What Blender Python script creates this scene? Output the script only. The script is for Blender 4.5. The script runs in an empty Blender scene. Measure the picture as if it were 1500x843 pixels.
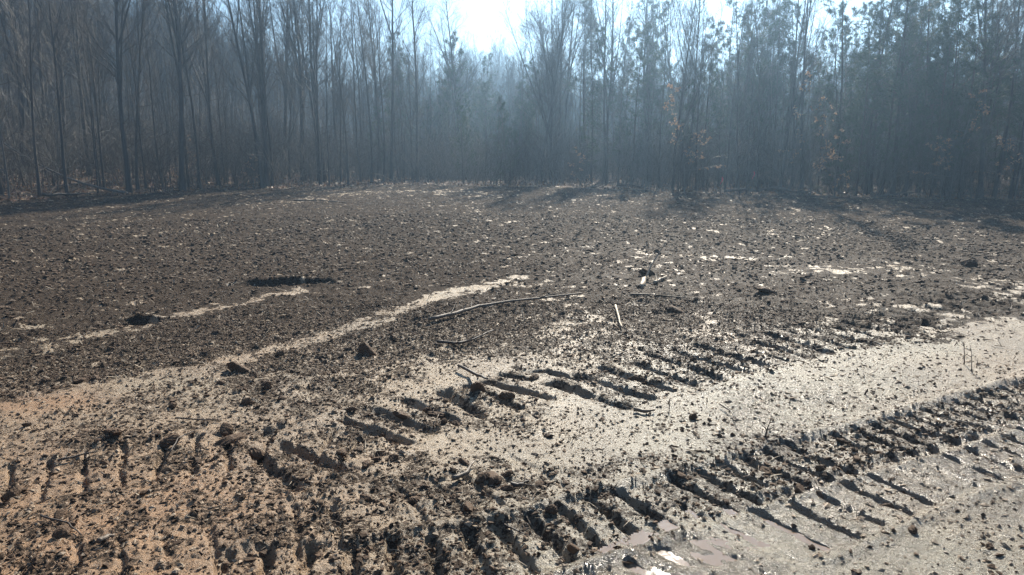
import bpy, math, random
import numpy as np
from mathutils import Vector, Matrix

rng = np.random.default_rng(11)
random.seed(11)
sc = bpy.context.scene
COL = sc.collection
R = math.radians

# ------------------------------------------------------------------ camera
CAM_H, PITCH, FPX = 1.6, R(11.0), 1083.0
cd = bpy.data.cameras.new('camera')
cd.sensor_width = 36.0
cd.lens = 36.0 * FPX / 1500.0
cd.clip_start = 0.05
cd.clip_end = 3000
cam = bpy.data.objects.new('camera', cd)
cam.location = (0, 0, CAM_H)
cam.rotation_euler = (math.pi / 2 - PITCH, 0, 0)
COL.objects.link(cam)
sc.camera = cam

# ------------------------------------------------------------------ sky, sun
SUN_EL, SUN_AZ = R(32.5), R(13.0)          # azimuth to the right of straight ahead (+Y)
w = bpy.data.worlds.new('World')
sc.world = w
w.use_nodes = True
nt = w.node_tree
for n in list(nt.nodes):
    nt.nodes.remove(n)
sky = nt.nodes.new('ShaderNodeTexSky')
sky.sky_type = 'NISHITA'
sky.sun_disc = False
sky.sun_elevation = SUN_EL
sky.sun_rotation = SUN_AZ
sky.air_density = 1.0
sky.dust_density = 0.2
sky.ozone_density = 3.0
bg = nt.nodes.new('ShaderNodeBackground')
bg.inputs['Strength'].default_value = 0.05
wo = nt.nodes.new('ShaderNodeOutputWorld')
nt.links.new(sky.outputs[0], bg.inputs['Color'])
nt.links.new(bg.outputs[0], wo.inputs['Surface'])

sd = bpy.data.lights.new('sun', 'SUN')
sd.energy = 5.0
sd.angle = R(0.55)
sd.color = (1.0, 0.90, 0.75)
sun = bpy.data.objects.new('sun', sd)
sdir = Vector((math.sin(SUN_AZ) * math.cos(SUN_EL), math.cos(SUN_AZ) * math.cos(SUN_EL), math.sin(SUN_EL)))
sun.rotation_euler = (-sdir).to_track_quat('-Z', 'Y').to_euler()
sun.location = (10, 40, 30)
COL.objects.link(sun)

sc.view_settings.view_transform = 'Standard'
sc.view_settings.look = 'None'
sc.view_settings.gamma = 1.0
sc.view_settings.exposure = 1.13
sc.cycles.use_denoising = True
sc.cycles.max_bounces = 5
sc.cycles.diffuse_bounces = 2
sc.cycles.glossy_bounces = 2
sc.cycles.transmission_bounces = 2
sc.cycles.volume_bounces = 0
sc.cycles.sample_clamp_indirect = 4.0

# ------------------------------------------------------------------ tiny tools
def at(u, v, z=0.0):
    """where the line of sight through photo pixel (u, v) meets the level z"""
    a = (u - 750.0) / FPX
    b = (421.5 - v) / FPX
    dy = math.cos(PITCH) + b * math.sin(PITCH)
    dz = -math.sin(PITCH) + b * math.cos(PITCH)
    t = (z - CAM_H) / dz
    return (a * t, dy * t)

def h2(ix, iy, s):
    n = (ix.astype(np.int64) * 374761393 + iy.astype(np.int64) * 668265263 + s * 1442695041) & 0xFFFFFFFF
    n = ((n ^ (n >> 13)) * 1274126177) & 0xFFFFFFFF
    n = ((n ^ (n >> 16)) * 2246822519) & 0xFFFFFFFF
    n = n ^ (n >> 15)
    return n / 4294967296.0

def vn(x, y, s=0):
    ix = np.floor(x); iy = np.floor(y)
    fx = x - ix; fy = y - iy
    fx = fx * fx * (3 - 2 * fx); fy = fy * fy * (3 - 2 * fy)
    a = h2(ix, iy, s); b = h2(ix + 1, iy, s); c = h2(ix, iy + 1, s); d = h2(ix + 1, iy + 1, s)
    return (a + (b - a) * fx) * (1 - fy) + (c + (d - c) * fx) * fy

def fbm(x, y, s=0, o=4, g=0.5):
    t = 0; amp = 1; tot = 0
    for k in range(o):
        # each octave is turned a little so that the lattice does not show
        c, sn = math.cos(0.6 + 1.1 * k), math.sin(0.6 + 1.1 * k)
        t = t + amp * vn(x * c - y * sn + 17.3 * k, x * sn + y * c - 9.1 * k, s + k)
        tot += amp; amp *= g
        x = x * 2.03; y = y * 2.03
    return t / tot

def lumps(x, y, cell, s, prob, rmin=0.25, rmax=0.55):
    """rounded crumbs: height (0..1 of cell) of the nearest lump; prob = array of how likely a cell holds one"""
    gx = x / cell; gy = y / cell
    ix = np.floor(gx); iy = np.floor(gy)
    best = np.zeros_like(x)
    for dx in (-1, 0, 1):
        for dy in (-1, 0, 1):
            jx = ix + dx; jy = iy + dy
            r0 = h2(jx, jy, s); r1 = h2(jx, jy, s + 1); r2 = h2(jx, jy, s + 2); r3 = h2(jx, jy, s + 3)
            rad = rmin + (rmax - rmin) * r2 * r2
            ex = gx - (jx + r0); ey = gy - (jy + r1)
            an = r3 * 3.14159
            ca = np.cos(an); sa = np.sin(an)
            e1 = (ex * ca + ey * sa); e2 = (-ex * sa + ey * ca) * 1.5
            q = 1 - (e1 * e1 + e2 * e2) / (rad * rad)
            hgt = np.where(q > 0, rad * np.sqrt(np.maximum(q, 0)), 0) * (h2(jx, jy, s + 4) < prob)
            best = np.maximum(best, hgt)
    return best

def ss(a, b, x):
    t = np.clip((x - a) / (b - a), 0, 1)
    return t * t * (3 - 2 * t)

def poly_sd(x, y, pts):
    """distance along, signed distance off a polyline, 1 where inside its ends"""
    P = np.array(pts, float)
    # refine by Catmull-Rom so curves are smooth
    Q = []
    for i in range(len(P) - 1):
        p0 = P[max(i - 1, 0)]; p1 = P[i]; p2 = P[i + 1]; p3 = P[min(i + 2, len(P) - 1)]
        for t in (0, 0.34, 0.67):
            Q.append(0.5 * ((2 * p1) + (-p0 + p2) * t + (2 * p0 - 5 * p1 + 4 * p2 - p3) * t * t + (-p0 + 3 * p1 - 3 * p2 + p3) * t ** 3))
    Q.append(P[-1]); Q = np.array(Q)
    bd = np.full(x.shape, 1e9); bs = np.zeros_like(x); bo = np.full(x.shape, 1e9)
    acc = 0.0
    for i in range(len(Q) - 1):
        d = Q[i + 1] - Q[i]; L = math.hypot(*d); d = d / L
        ex = x - Q[i][0]; ey = y - Q[i][1]
        s = ex * d[0] + ey * d[1]
        sc_ = np.clip(s, 0, L)
        o = ex * -d[1] + ey * d[0]
        dd = np.hypot(ex - d[0] * sc_, ey - d[1] * sc_)
        m = dd < bd
        bd = np.where(m, dd, bd); bs = np.where(m, acc + sc_, bs); bo = np.where(m, np.where(o < 0, -dd, dd), bo)
        acc += L
    return bs, bo, acc

# ------------------------------------------------------------------ the lie of the land
EDGE_PX = [(-900, 300), (-300, 300), (0, 297), (100, 292), (200, 286), (380, 276), (600, 271), (750, 275), (900, 279), (1100, 287), (1300, 290), (1500, 293), (1800, 298), (2400, 300)]
_E = [at(u, v) for u, v in EDGE_PX]
_EA = np.array([math.atan2(x, y) for x, y in _E]); _ER = np.array([math.hypot(x, y) for x, y in _E])

def edge_r(az):
    r = np.interp(az, _EA, _ER)
    return r + 1.3 * (vn(az * 30 + 50, az * 0 + 3.3, 5) - 0.5) + 0.6 * (vn(az * 120 + 50, az * 0 + 3.3, 6) - 0.5)

TRACKS = [  # centre line (photo pixels on the ground), half width, bar pitch, slot depth, slot width, sink
    ([(250, 850), (440, 840), (600, 822), (740, 800), (860, 770), (960, 740), (1065, 710), (1175, 676), (1252, 657), (1334, 635), (1395, 617), (1458, 596), (1600, 560)], 0.23, 0.165, 0.044, 0.16, 0.014),
    ([(860, 905), (960, 862), (1042, 824), (1122, 783), (1203, 752), (1258, 731), (1340, 701), (1390, 685), (1476, 662), (1600, 630)], 0.23, 0.185, 0.034, 0.11, 0.008),
    ([(820, 590), (900, 562), (960, 545), (1030, 530), (1100, 512), (1180, 500), (1260, 485), (1340, 465), (1430, 445), (1560, 425)], 0.42, 0.25, 0.045, 0.17, 0.0),
    ([(330, 700), (420, 680), (560, 625), (650, 595), (740, 575), (830, 530)], 0.34, 0.22, 0.052, 0.17, 0.004),
    ([(-120, 735), (80, 700), (190, 680), (300, 665), (380, 655), (480, 655), (590, 668)], 0.29, 0.165, 0.028, 0.10, 0.002),
    ([(-60, 870), (150, 830), (330, 790), (520, 760), (700, 720), (830, 680)], 0.26, 0.17, 0.020, 0.11, 0.0),
]
STRIPS = [  # smooth pressed bands of bare mud: line, half width near, half width far, soil removed
    ([(-80, 630), (60, 592), (180, 562), (300, 537), (420, 505), (540, 470), (640, 432), (760, 404)], 0.17, 0.12, 0.64),
    ([(-80, 530), (100, 495), (200, 475), (300, 450), (450, 420)], 0.19, 0.11, 0.42),
    ([(700, 560), (860, 575), (1000, 595), (1150, 585), (1300, 545), (1420, 520), (1600, 490)], 0.36, 0.50, 0.85),
    ([(1120, 900), (1300, 800), (1480, 745), (1650, 710)], 0.40, 0.40, 0.9),
    ([(600, 650), (760, 660), (900, 650), (1050, 640), (1200, 600)], 0.15, 0.15, 0.5),
    ([(1180, 400), (1290, 392), (1400, 415), (1520, 430)], 0.35, 0.5, 0.26),
    ([(960, 380), (1060, 378), (1160, 380)], 0.22, 0.22, 0.2),
    ([(430, 296), (520, 283), (640, 280), (720, 286)], 0.5, 0.8, 0.28),
]
TR_W = [([at(*p) for p in t[0]],) + t[1:] for t in TRACKS]
ST_W = [([at(*p) for p in t[0]],) + t[1:] for t in STRIPS]
PUD = [at(930, 900), at(1010, 856), at(1075, 822), at(1130, 792), at(1175, 765)]
PIT1 = at(410, 414); PIT2 = at(212, 470)
WATER_Z = -0.0185
MOUNDS = [(at(650, 470), 0.55, 0.05), (at(960, 440), 0.6, 0.06), (at(700, 580), 0.16, 0.05), (at(1120, 440), 0.5, 0.05), (at(560, 500), 0.4, 0.03),
          (at(280, 520), 0.35, 0.03), (at(180, 640), 0.3, 0.02), (at(1350, 430), 0.6, 0.03)]

def land(x, y, fine=True):
    """height and surface masks at world points"""
    x = np.asarray(x, float); y = np.asarray(y, float)
    r = np.hypot(x, y); az = np.arctan2(x, y)
    er = edge_r(az)
    inside = 1 - ss(-0.5, 0.6, r - er)
    near = 1 - ss(6, 14, r)
    # broad shape
    z = 0.10 * (fbm(x * 0.16, y * 0.16, 3, 3) - 0.5) * ss(3, 9, r)
    # wooded hill climbing to the left, level ground ahead, low ridge far off
    t = np.maximum(r - er, 0)
    lf = ss(R(-6), R(-30), az) * (np.abs(az) < 2.2) + 0.35 * (az < -2.2)
    z = z + lf * (0.045 * t + 0.0012 * np.minimum(t, 90) ** 2 * ss(0, 30, t)) - (1 - lf) * 0.012 * np.minimum(t, 40)
    z = z + 3.5 * ss(110, 210, r) * (1 - lf)
    z = z + (fbm(x * 0.07, y * 0.07, 9, 3) - 0.5) * 1.6 * ss(1.5, 18, t)
    # ---- how much dark topsoil and mulch covers the mud
    soil = 0.45 + 0.50 * ss(4.6, 8.0, r - 0.20 * x)
    soil += (0.55 * (fbm(x * 1.1, y * 1.1, 21, 4) - 0.5) + 0.42 * (fbm(x * 4.5, y * 4.5, 22, 3) - 0.5)) * (0.62 + 0.73 * near)
    soil += 0.10 * ss(0.2, -1.2, x) * near * ss(3.6, 4.8, r)
    strip = np.zeros_like(x); press = np.zeros_like(x)
    for pts, w0, w1, k in ST_W:
        s, o, L = poly_sd(x + 0.10 * (fbm(x * 1.6, y * 1.6, 33, 3) - 0.5), y + 0.16 * (fbm(x * 1.3, y * 1.3, 34, 3) - 0.5), pts)
        hw = (w0 + (w1 - w0) * s / L) * (0.55 + 1.0 * fbm(s * 1.7, o * 2.2, 31, 3))
        m = 1 - ss(0.35, 1.75, np.abs(o) / hw + 0.9 * (fbm(x * 5, y * 5, 35, 4) - 0.5))
        strip = np.maximum(strip, m * k); press = np.maximum(press, m)
    soil = soil * (1 - strip)
    # bars pressed by crawler tracks
    slots = np.zeros_like(x); tin = np.zeros_like(x)
    zt = np.zeros_like(x)
    for k, (pts, hw, pitch, dep, sw, sink) in enumerate(TR_W):
        s, o, L = poly_sd(x, y, pts)
        jit = 0.05 * (fbm(x * 2.5, y * 2.5, 41 + k, 2) - 0.5) + 0.025 * (fbm(x * 16, y * 16, 45 + k, 3) - 0.5)
        m = (1 - ss(0.82, 1.08, np.abs(o) / hw + 0.32 * (fbm(x * 7, y * 7, 51 + k, 4) - 0.5))) * ss(0, 0.3, s) * ss(L, L - 0.3, s)
        ph = (s + jit) / pitch
        idx = np.floor(ph + 0.5)
        q = (ph - idx)
        rv = h2(idx, idx * 0 + k, 77)
        gate = ss(0.0, 0.25, rv + 0.6 * (fbm(x * 5, y * 5, 61 + k, 3) - 0.5))
        # steep on the far side, crumbling on the near one
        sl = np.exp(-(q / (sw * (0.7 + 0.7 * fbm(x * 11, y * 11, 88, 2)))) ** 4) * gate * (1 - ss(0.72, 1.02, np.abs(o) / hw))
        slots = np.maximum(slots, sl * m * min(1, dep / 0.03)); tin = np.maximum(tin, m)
        berm = np.exp(-((np.abs(o) / hw - 1.12) / 0.16) ** 2) * ss(0, 0.3, s) * ss(L, L - 0.3, s)
        zt += -sink * m - dep * sl * m * (0.6 + 0.6 * fbm(x * 4, y * 4, 81, 2)) + berm * (0.6 * sink + 0.006) * (0.1 + 1.8 * fbm(x * 9, y * 9, 82, 3)) + 0.016 * m * (fbm(x * 13, y * 13, 83, 4, 0.65) - 0.5)
        if dep > 0.03 and k != 1:
            soil = np.maximum(soil, (0.42 + 0.22 * ss(0.6, 1.6, x) * (k == 0) if k != 2 else 0.52) * m)
        if k == 1:
            soil = soil * (1 - 0.75 * m)
    soil = soil * (1 - ss(9, 16, r) * 0) 
    # holes
    for (px, py), a, b, dp, tilt in ((PIT1, 0.60, 0.12, 0.065, 0.30), (PIT2, 0.18, 0.09, 0.035, 0.3)):
        c, sn = math.cos(tilt), math.sin(tilt)
        ex = ((x - px) * c + (y - py) * sn) / a; ey = (-(x - px) * sn + (y - py) * c) / b
        e = np.sqrt(ex * ex + ey * ey) + 0.7 * (fbm(x * 5, y * 5, 91, 4) - 0.5)
        z = z - dp * (1 - ss(0.6, 1.1, e))
        z = z + 0.06 * np.exp(-((ey - 1.2) / 0.4) ** 2 - (ex / 1.0) ** 2)
    for (px, py), rad, hh in MOUNDS:
        d2 = ((x - px) ** 2 + (y - py) ** 2) / rad ** 2
        g = np.exp(-d2 * 1.6)
        z = z + hh * g * (0.5 + fbm(x * 5, y * 5, 93, 3))
        soil = soil + 0.35 * g
    # standing water lies in the second rut
    s, o, L = poly_sd(x, y, PUD)
    pud = np.exp(-(o / 0.27) ** 2) * ss(0, 0.3, s + 0.1) * ss(L, L - 0.3, s - 0.0)
    wet = np.clip(1.3 * np.exp(-(o / 0.55) ** 2) * ss(L + 0.01, L - 0.6, s), 0, 1)
    wet = np.maximum(wet, (0.15 + 0.65 * ss(-0.6, 1.6, x)) * (1 - 0.55 * ss(4, 8, r)) * (1 - ss(5, 20, r)) * (0.45 + 1.1 * fbm(x * 1.7, y * 1.7, 98, 4)))
    wet = np.clip(wet, 0, 1)
    zt = zt * (1 - 0.85 * pud)
    z = z + zt - 0.016 * pud + 0.075 * pud * (fbm(x * 3.6 + y * 1.5, y * 5.5, 97, 5, 0.6) - 0.5)
    soil = soil * (1 - 0.8 * pud)
    grey = ss(-0.6, 0.9, x - 0.3 * (y - 3.5)) * (1 - ss(4.6, 6.2, y - 0.35 * x))
    org = ss(-0.1, -1.5, x) * ss(4.9, 2.9, y) * 0.95 + 0.85 * np.exp(-(((x - at(60, 590)[0]) / 0.5) ** 2 + ((y - at(60, 590)[1]) / 0.22) ** 2))
    org += 0.9 * np.exp(-(((x - PIT2[0] + 0.15) / 0.3) ** 2 + ((y - PIT2[1] + 0.02) / 0.14) ** 2)) + 0.4 * ss(0.5, 0.75, fbm(x * 0.5, y * 0.5, 95, 3)) * near
    soil = np.clip(soil, 0, 1)
    cov = soil
    # fine relief: crumbs and clods where the topsoil lies, shallow pocks on bare mud
    if fine:
        damp = (1 - 0.35 * press)
        z = z + (0.030 * (fbm(x * 5, y * 5, 101, 4, 0.55) - 0.5) + 0.016 * (fbm(x * 17, y * 17, 103, 3, 0.6) - 0.5)) * (0.4 + cov) * damp * inside
        z = z + 0.045 * (fbm(x * 2.6, y * 2.6, 102, 3) - 0.5) * ss(0.4, 0.9, cov) * inside * (1 + 0.8 * ss(8, 16, r))
        m1 = lumps(x, y, 0.13, 111, (cov * 0.7 - 0.12) * ss(3.2, 6.5, r), 0.10, 0.46)
        m2 = lumps(x + 3, y - 5, 0.06, 121, 0.08 + cov * 0.7, 0.15, 0.48)
        m3 = lumps(x - 7, y + 2, 0.030, 131, 0.22 + cov * 0.5, 0.2, 0.5)
        lump = (0.13 * 0.42 * m1 + 0.06 * 0.55 * m2 + 0.030 * 0.5 * m3 * (r < 7)) * inside * damp
        z = z + lump
        # topsoil shows as dark crumbs of its own, mud in between
        nz = fbm(x * 9, y * 9, 141, 4, 0.6)
        dark = ss(0.48, 0.56, nz + (cov - 0.5) * 0.55) * ss(0.05, 0.3, cov)
        dark = np.maximum(dark, ss(0.004, 0.012, lump) * ss(0.10, 0.4, cov + 0.15 * (h2(np.floor(x / 0.075), np.floor(y / 0.075), 9) - 0.5)))
        dark = dark * (0.62 + 0.38 * ss(5, 9, r))
        dark = np.maximum(dark, slots * 0.30)  # track slots darkened in colour too, painting the shade inside the grooves
        dark = np.clip(dark * (1 - 0.5 * pud), 0, 1)
    else:
        dark = cov
    return dict(z=z, soil=cov, dark=dark, wet=wet, grey=grey, org=np.clip(org, 0, 1), inside=inside, r=r, az=az, er=er, press=press, pud=pud)

def ground_z(x, y):
    return land(np.atleast_1d(x), np.atleast_1d(y))['z']

# ------------------------------------------------------------------ material helpers
def mat(name):
    m = bpy.data.materials.new(name)
    m.use_nodes = True
    n = m.node_tree
    b = n.nodes['Principled BSDF']
    return m, n, b

def nd(n, t, **kw):
    x = n.nodes.new(t)
    for k, v in kw.items():
        if k in x.inputs:
            x.inputs[k].default_value = v
        else:
            setattr(x, k, v)
    return x

def ramp(n, fac, stops):
    r = n.nodes.new('ShaderNodeValToRGB')
    e = r.color_ramp.elements
    while len(e) < len(stops):
        e.new(0.5)
    for k, (p, c) in enumerate(stops):
        e[k].position = p
        e[k].color = (c[0], c[1], c[2], 1) if hasattr(c, '__len__') else (c, c, c, 1)
    n.links.new(fac, r.inputs[0])
    return r.outputs[0]

def mixc(n, fac, a, b, mode='MIX'):
    m = n.nodes.new('ShaderNodeMix'); m.data_type = 'RGBA'; m.blend_type = mode
    for s, v in ((0, fac), (6, a), (7, b)):
        if hasattr(v, 'links'):
            n.links.new(v, m.inputs[s])
        else:
            m.inputs[s].default_value = v if not hasattr(v, '__len__') else (v[0], v[1], v[2], 1)
    return m.outputs[2]

def math_(n, op, a, b=0.0, c=None, clamp=False):
    m = n.nodes.new('ShaderNodeMath'); m.operation = op; m.use_clamp = clamp
    for k, v in enumerate((a, b, c)):
        if v is None:
            continue
        if hasattr(v, 'links'):
            n.links.new(v, m.inputs[k])
        else:
            m.inputs[k].default_value = v
    return m.outputs[0]

def pos(n):
    return n.nodes.new('ShaderNodeNewGeometry').outputs['Position']

def noise(n, scale, detail=4, rough=0.55, vec=None, dist=0.0):
    x = nd(n, 'ShaderNodeTexNoise', Scale=scale, Detail=detail, Roughness=rough, Distortion=dist)
    n.links.new(vec if vec is not None else pos(n), x.inputs['Vector'])
    return x.outputs[0]

def bump(n, b, hgt, dist, strength=1.0, prev=None):
    x = nd(n, 'ShaderNodeBump', Strength=strength, Distance=dist)
    n.links.new(hgt, x.inputs['Height'])
    if prev is not None:
        n.links.new(prev, x.inputs['Normal'])
    if b is not None:
        n.links.new(x.outputs[0], b.inputs['Normal'])
    return x.outputs[0]

# mud ground
M_MUD, n, b = mat('mud')
at_ = n.nodes.new('ShaderNodeAttribute'); at_.attribute_name = 'mask'
sep = n.nodes.new('ShaderNodeSeparateColor'); n.links.new(at_.outputs['Color'], sep.inputs[0])
dark, wet, grey = sep.outputs[0], sep.outputs[1], sep.outputs[2]
at2 = n.nodes.new('ShaderNodeAttribute'); at2.attribute_name = 'clay'
P_ = pos(n)
n1 = noise(n, 3.0, 5, 0.6, P_); n2 = noise(n, 45, 5, 0.7, P_); n3 = noise(n, 160, 3, 0.7, P_); n4 = noise(n, 14, 4, 0.6, P_)
tan = mixc(n, ramp(n, n1, [(0.3, 0), (0.7, 1)]), (0.47, 0.345, 0.215), (0.60, 0.475, 0.32))
gry = mixc(n, ramp(n, n1, [(0.3, 0), (0.7, 1)]), (0.38, 0.33, 0.24), (0.50, 0.445, 0.33))
c = mixc(n, grey, tan, gry)
c = mixc(n, at2.outputs['Fac'], c, mixc(n, n1, (0.50, 0.26, 0.12), (0.56, 0.35, 0.185)))
n5 = noise(n, 1.1, 6, 0.65, P_, 0.6)
c = mixc(n, ramp(n, n5, [(0.40, 0.55), (0.56, 0.0)]), c, mixc(n, 0.7, c, (0.15, 0.11, 0.075)))
c = mixc(n, ramp(n, n2, [(0.34, 0.75), (0.60, 0.0)]), c, mixc(n, 0.55, c, (0.13, 0.10, 0.07)))
c = mixc(n, ramp(n, n3, [(0.34, 0.55), (0.5, 0.0)]), c, mixc(n, 0.6, c, (0.09, 0.07, 0.05)))
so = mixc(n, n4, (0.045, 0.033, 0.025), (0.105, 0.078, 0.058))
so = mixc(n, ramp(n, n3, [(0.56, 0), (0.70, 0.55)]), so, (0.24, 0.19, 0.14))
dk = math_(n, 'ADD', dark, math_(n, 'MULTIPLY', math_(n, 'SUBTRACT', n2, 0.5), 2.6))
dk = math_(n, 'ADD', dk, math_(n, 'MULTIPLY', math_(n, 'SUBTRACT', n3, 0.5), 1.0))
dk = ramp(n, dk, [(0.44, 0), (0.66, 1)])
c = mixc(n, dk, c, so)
c = mixc(n, ramp(n, wet, [(0.72, 0), (0.98, 0.55)]), c, (0.15, 0.115, 0.08))
n.links.new(c, b.inputs['Base Color'])
ro = math_(n, 'SUBTRACT', 0.60, math_(n, 'MULTIPLY', wet, 0.42))
ro = math_(n, 'ADD', ro, math_(n, 'MULTIPLY', dk, 0.30))
ro = math_(n, 'ADD', ro, math_(n, 'MULTIPLY', math_(n, 'SUBTRACT', n4, 0.5), 0.35), clamp=True)
n.links.new(ro, b.inputs['Roughness'])
n.links.new(math_(n, 'SUBTRACT', math_(n, 'ADD', 0.5, math_(n, 'MULTIPLY', wet, 0.35)), math_(n, 'MULTIPLY', dk, 0.462), clamp=True), b.inputs['Specular IOR Level'])
bb = bump(n, None, n2, 0.030, 1.0)
bump(n, b, n3, 0.010, 1.0, bb)

# soil clods
def soil_mat(name, c0, c1, rough=0.75):
    m, n, b = mat(name)
    g = n.nodes.new('ShaderNodeNewGeometry')
    rnd = g.outputs['Random Per Island']
    f = noise(n, 30, 4, 0.6, g.outputs['Position'])
    c = mixc(n, f, c0, c1)
    c = mixc(n, math_(n, 'MULTIPLY', rnd, 0.6), c, (c1[0] * 1.6, c1[1] * 1.5, c1[2] * 1.4))
    n.links.new(c, b.inputs['Base Color'])
    b.inputs['Roughness'].default_value = rough
    bump(n, b, noise(n, 120, 3, 0.7, g.outputs['Position']), 0.006, 0.8)
    b.inputs['Specular IOR Level'].default_value = 0.22
    return m
M_SOIL = soil_mat('dark topsoil', (0.040, 0.025, 0.016), (0.100, 0.064, 0.040))
M_MUDCLOD = soil_mat('mud crumb', (0.14, 0.11, 0.08), (0.30, 0.235, 0.17), 0.6)

def wood_mat(name, c0, c1, scale=8, rough=0.7, isl=0.0, spec=0.5):
    m, n, b = mat(name)
    tc = n.nodes.new('ShaderNodeTexCoord').outputs['Object']
    mp = nd(n, 'ShaderNodeMapping'); mp.inputs['Scale'].default_value = (1, 1, 0.25)
    n.links.new(tc, mp.inputs[0])
    f = noise(n, scale, 5, 0.65, mp.outputs[0])
    c = mixc(n, ramp(n, f, [(0.3, 0), (0.7, 1)]), c0, c1)
    oi = n.nodes.new('ShaderNodeObjectInfo')
    c = mixc(n, math_(n, 'MULTIPLY', oi.outputs['Random'], 0.5), c, (c0[0] * 0.9, c0[1] * 0.9, c0[2] * 0.95))
    if isl:
        g = n.nodes.new('ShaderNodeNewGeometry')
        c = mixc(n, math_(n, 'MULTIPLY', math_(n, 'POWER', g.outputs['Random Per Island'], 3.6), isl), c, (0.55, 0.46, 0.34))
    n.links.new(c, b.inputs['Base Color'])
    b.inputs['Roughness'].default_value = rough
    b.inputs['Specular IOR Level'].default_value = spec
    bump(n, b, f, 0.02, 0.6)
    return m
M_BARK = wood_mat('grey bark', (0.060, 0.050, 0.042), (0.16, 0.14, 0.12))
M_PALE_BARK = wood_mat('pale sapling bark', (0.12, 0.105, 0.085), (0.27, 0.245, 0.21), 20, 0.55)
M_PINE_BARK = wood_mat('pine bark', (0.060, 0.042, 0.032), (0.15, 0.11, 0.085), 6)
M_CHIP = wood_mat('mulched wood', (0.052, 0.035, 0.023), (0.15, 0.10, 0.068), 30, 0.65, 0.85, 0.22)
M_STICK = wood_mat('weathered stick', (0.10, 0.075, 0.055), (0.23, 0.185, 0.14), 25, 0.6)
M_ROOT = wood_mat('dark root', (0.045, 0.034, 0.027), (0.10, 0.075, 0.058), 25, 0.6)
M_SPLIT = wood_mat('split pale wood', (0.42, 0.33, 0.22), (0.62, 0.52, 0.38), 25, 0.6)

def leaf_mat(name, c0, c1, trans=0.35):
    m, n, b = mat(name)
    g = n.nodes.new('ShaderNodeNewGeometry')
    c = mixc(n, g.outputs['Random Per Island'], c0, c1)
    n.links.new(c, b.inputs['Base Color'])
    b.inputs['Roughness'].default_value = 0.55
    tr = n.nodes.new('ShaderNodeBsdfTranslucent'); n.links.new(c, tr.inputs[0])
    mx = n.nodes.new('ShaderNodeMixShader'); mx.inputs[0].default_value = trans
    n.links.new(b.outputs[0], mx.inputs[1]); n.links.new(tr.outputs[0], mx.inputs[2])
    n.links.new(mx.outputs[0], n.nodes['Material Output'].inputs[0])
    return m
M_NEEDLE = leaf_mat('pine needles', (0.035, 0.060, 0.028), (0.075, 0.105, 0.045), 0.25)
M_BEECH = leaf_mat('dry tan leaves', (0.40, 0.24, 0.14), (0.62, 0.44, 0.29), 0.6)
M_LITTER = leaf_mat('fallen leaves', (0.13, 0.075, 0.045), (0.42, 0.27, 0.16), 0.15)

M_FLOOR, n, b = mat('leaf littered forest floor')
P_ = pos(n)
f1 = noise(n, 1.3, 5, 0.6, P_); f2 = noise(n, 9, 4, 0.7, P_)
vo = nd(n, 'ShaderNodeTexVoronoi', Scale=9.0); n.links.new(P_, vo.inputs['Vector'])
c = mixc(n, f1, (0.085, 0.055, 0.038), (0.19, 0.125, 0.08))
c = mixc(n, ramp(n, f2, [(0.55, 0), (0.68, 0.8)]), c, (0.30, 0.20, 0.13))
c = mixc(n, 0.25, c, vo.outputs['Color'], 'OVERLAY')
n.links.new(c, b.inputs['Base Color']); b.inputs['Roughness'].default_value = 0.85
bump(n, b, f2, 0.08, 0.9)

M_WATER, n, b = mat('muddy water')
b.inputs['Base Color'].default_value = (0.24, 0.165, 0.11, 1)
b.inputs['Roughness'].default_value = 0.035
b.inputs['Specular IOR Level'].default_value = 0.30
bump(n, b, noise(n, 22, 2, 0.5), 0.0012, 0.5)

def plain(name, col, rough=0.6):
    m, n, b = mat(name)
    f = noise(n, 20, 3)
    n.links.new(mixc(n, f, (col[0] * .85, col[1] * .85, col[2] * .85), col), b.inputs['Base Color'])
    b.inputs['Roughness'].default_value = rough
    return m
M_PINK = plain('pink flagging', (0.80, 0.13, 0.16), 0.5)

# ------------------------------------------------------------------ object helpers
def mesh_np(name, v, f, m, smooth=False):
    """v (N,3), f (M,k) one face size"""
    me = bpy.data.meshes.new(name)
    v = np.asarray(v, np.float32); f = np.asarray(f, np.int32)
    me.vertices.add(len(v)); me.vertices.foreach_set('co', v.ravel())
    k = f.shape[1]
    me.loops.add(f.size); me.loops.foreach_set('vertex_index', f.ravel())
    me.polygons.add(len(f))
    me.polygons.foreach_set('loop_start', np.arange(0, f.size, k, dtype=np.int32))
    me.polygons.foreach_set('loop_total', np.full(len(f), k, np.int32))
    me.polygons.foreach_set('use_smooth', np.full(len(f), smooth, bool))
    me.materials.append(m)
    me.update(calc_edges=True)
    return me

def link(name, me, parent=None, **props):
    o = bpy.data.objects.new(name, me)
    COL.objects.link(o)
    if parent is not None:
        o.parent = parent
    for k, v in props.items():
        o[k] = v
    return o

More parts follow.
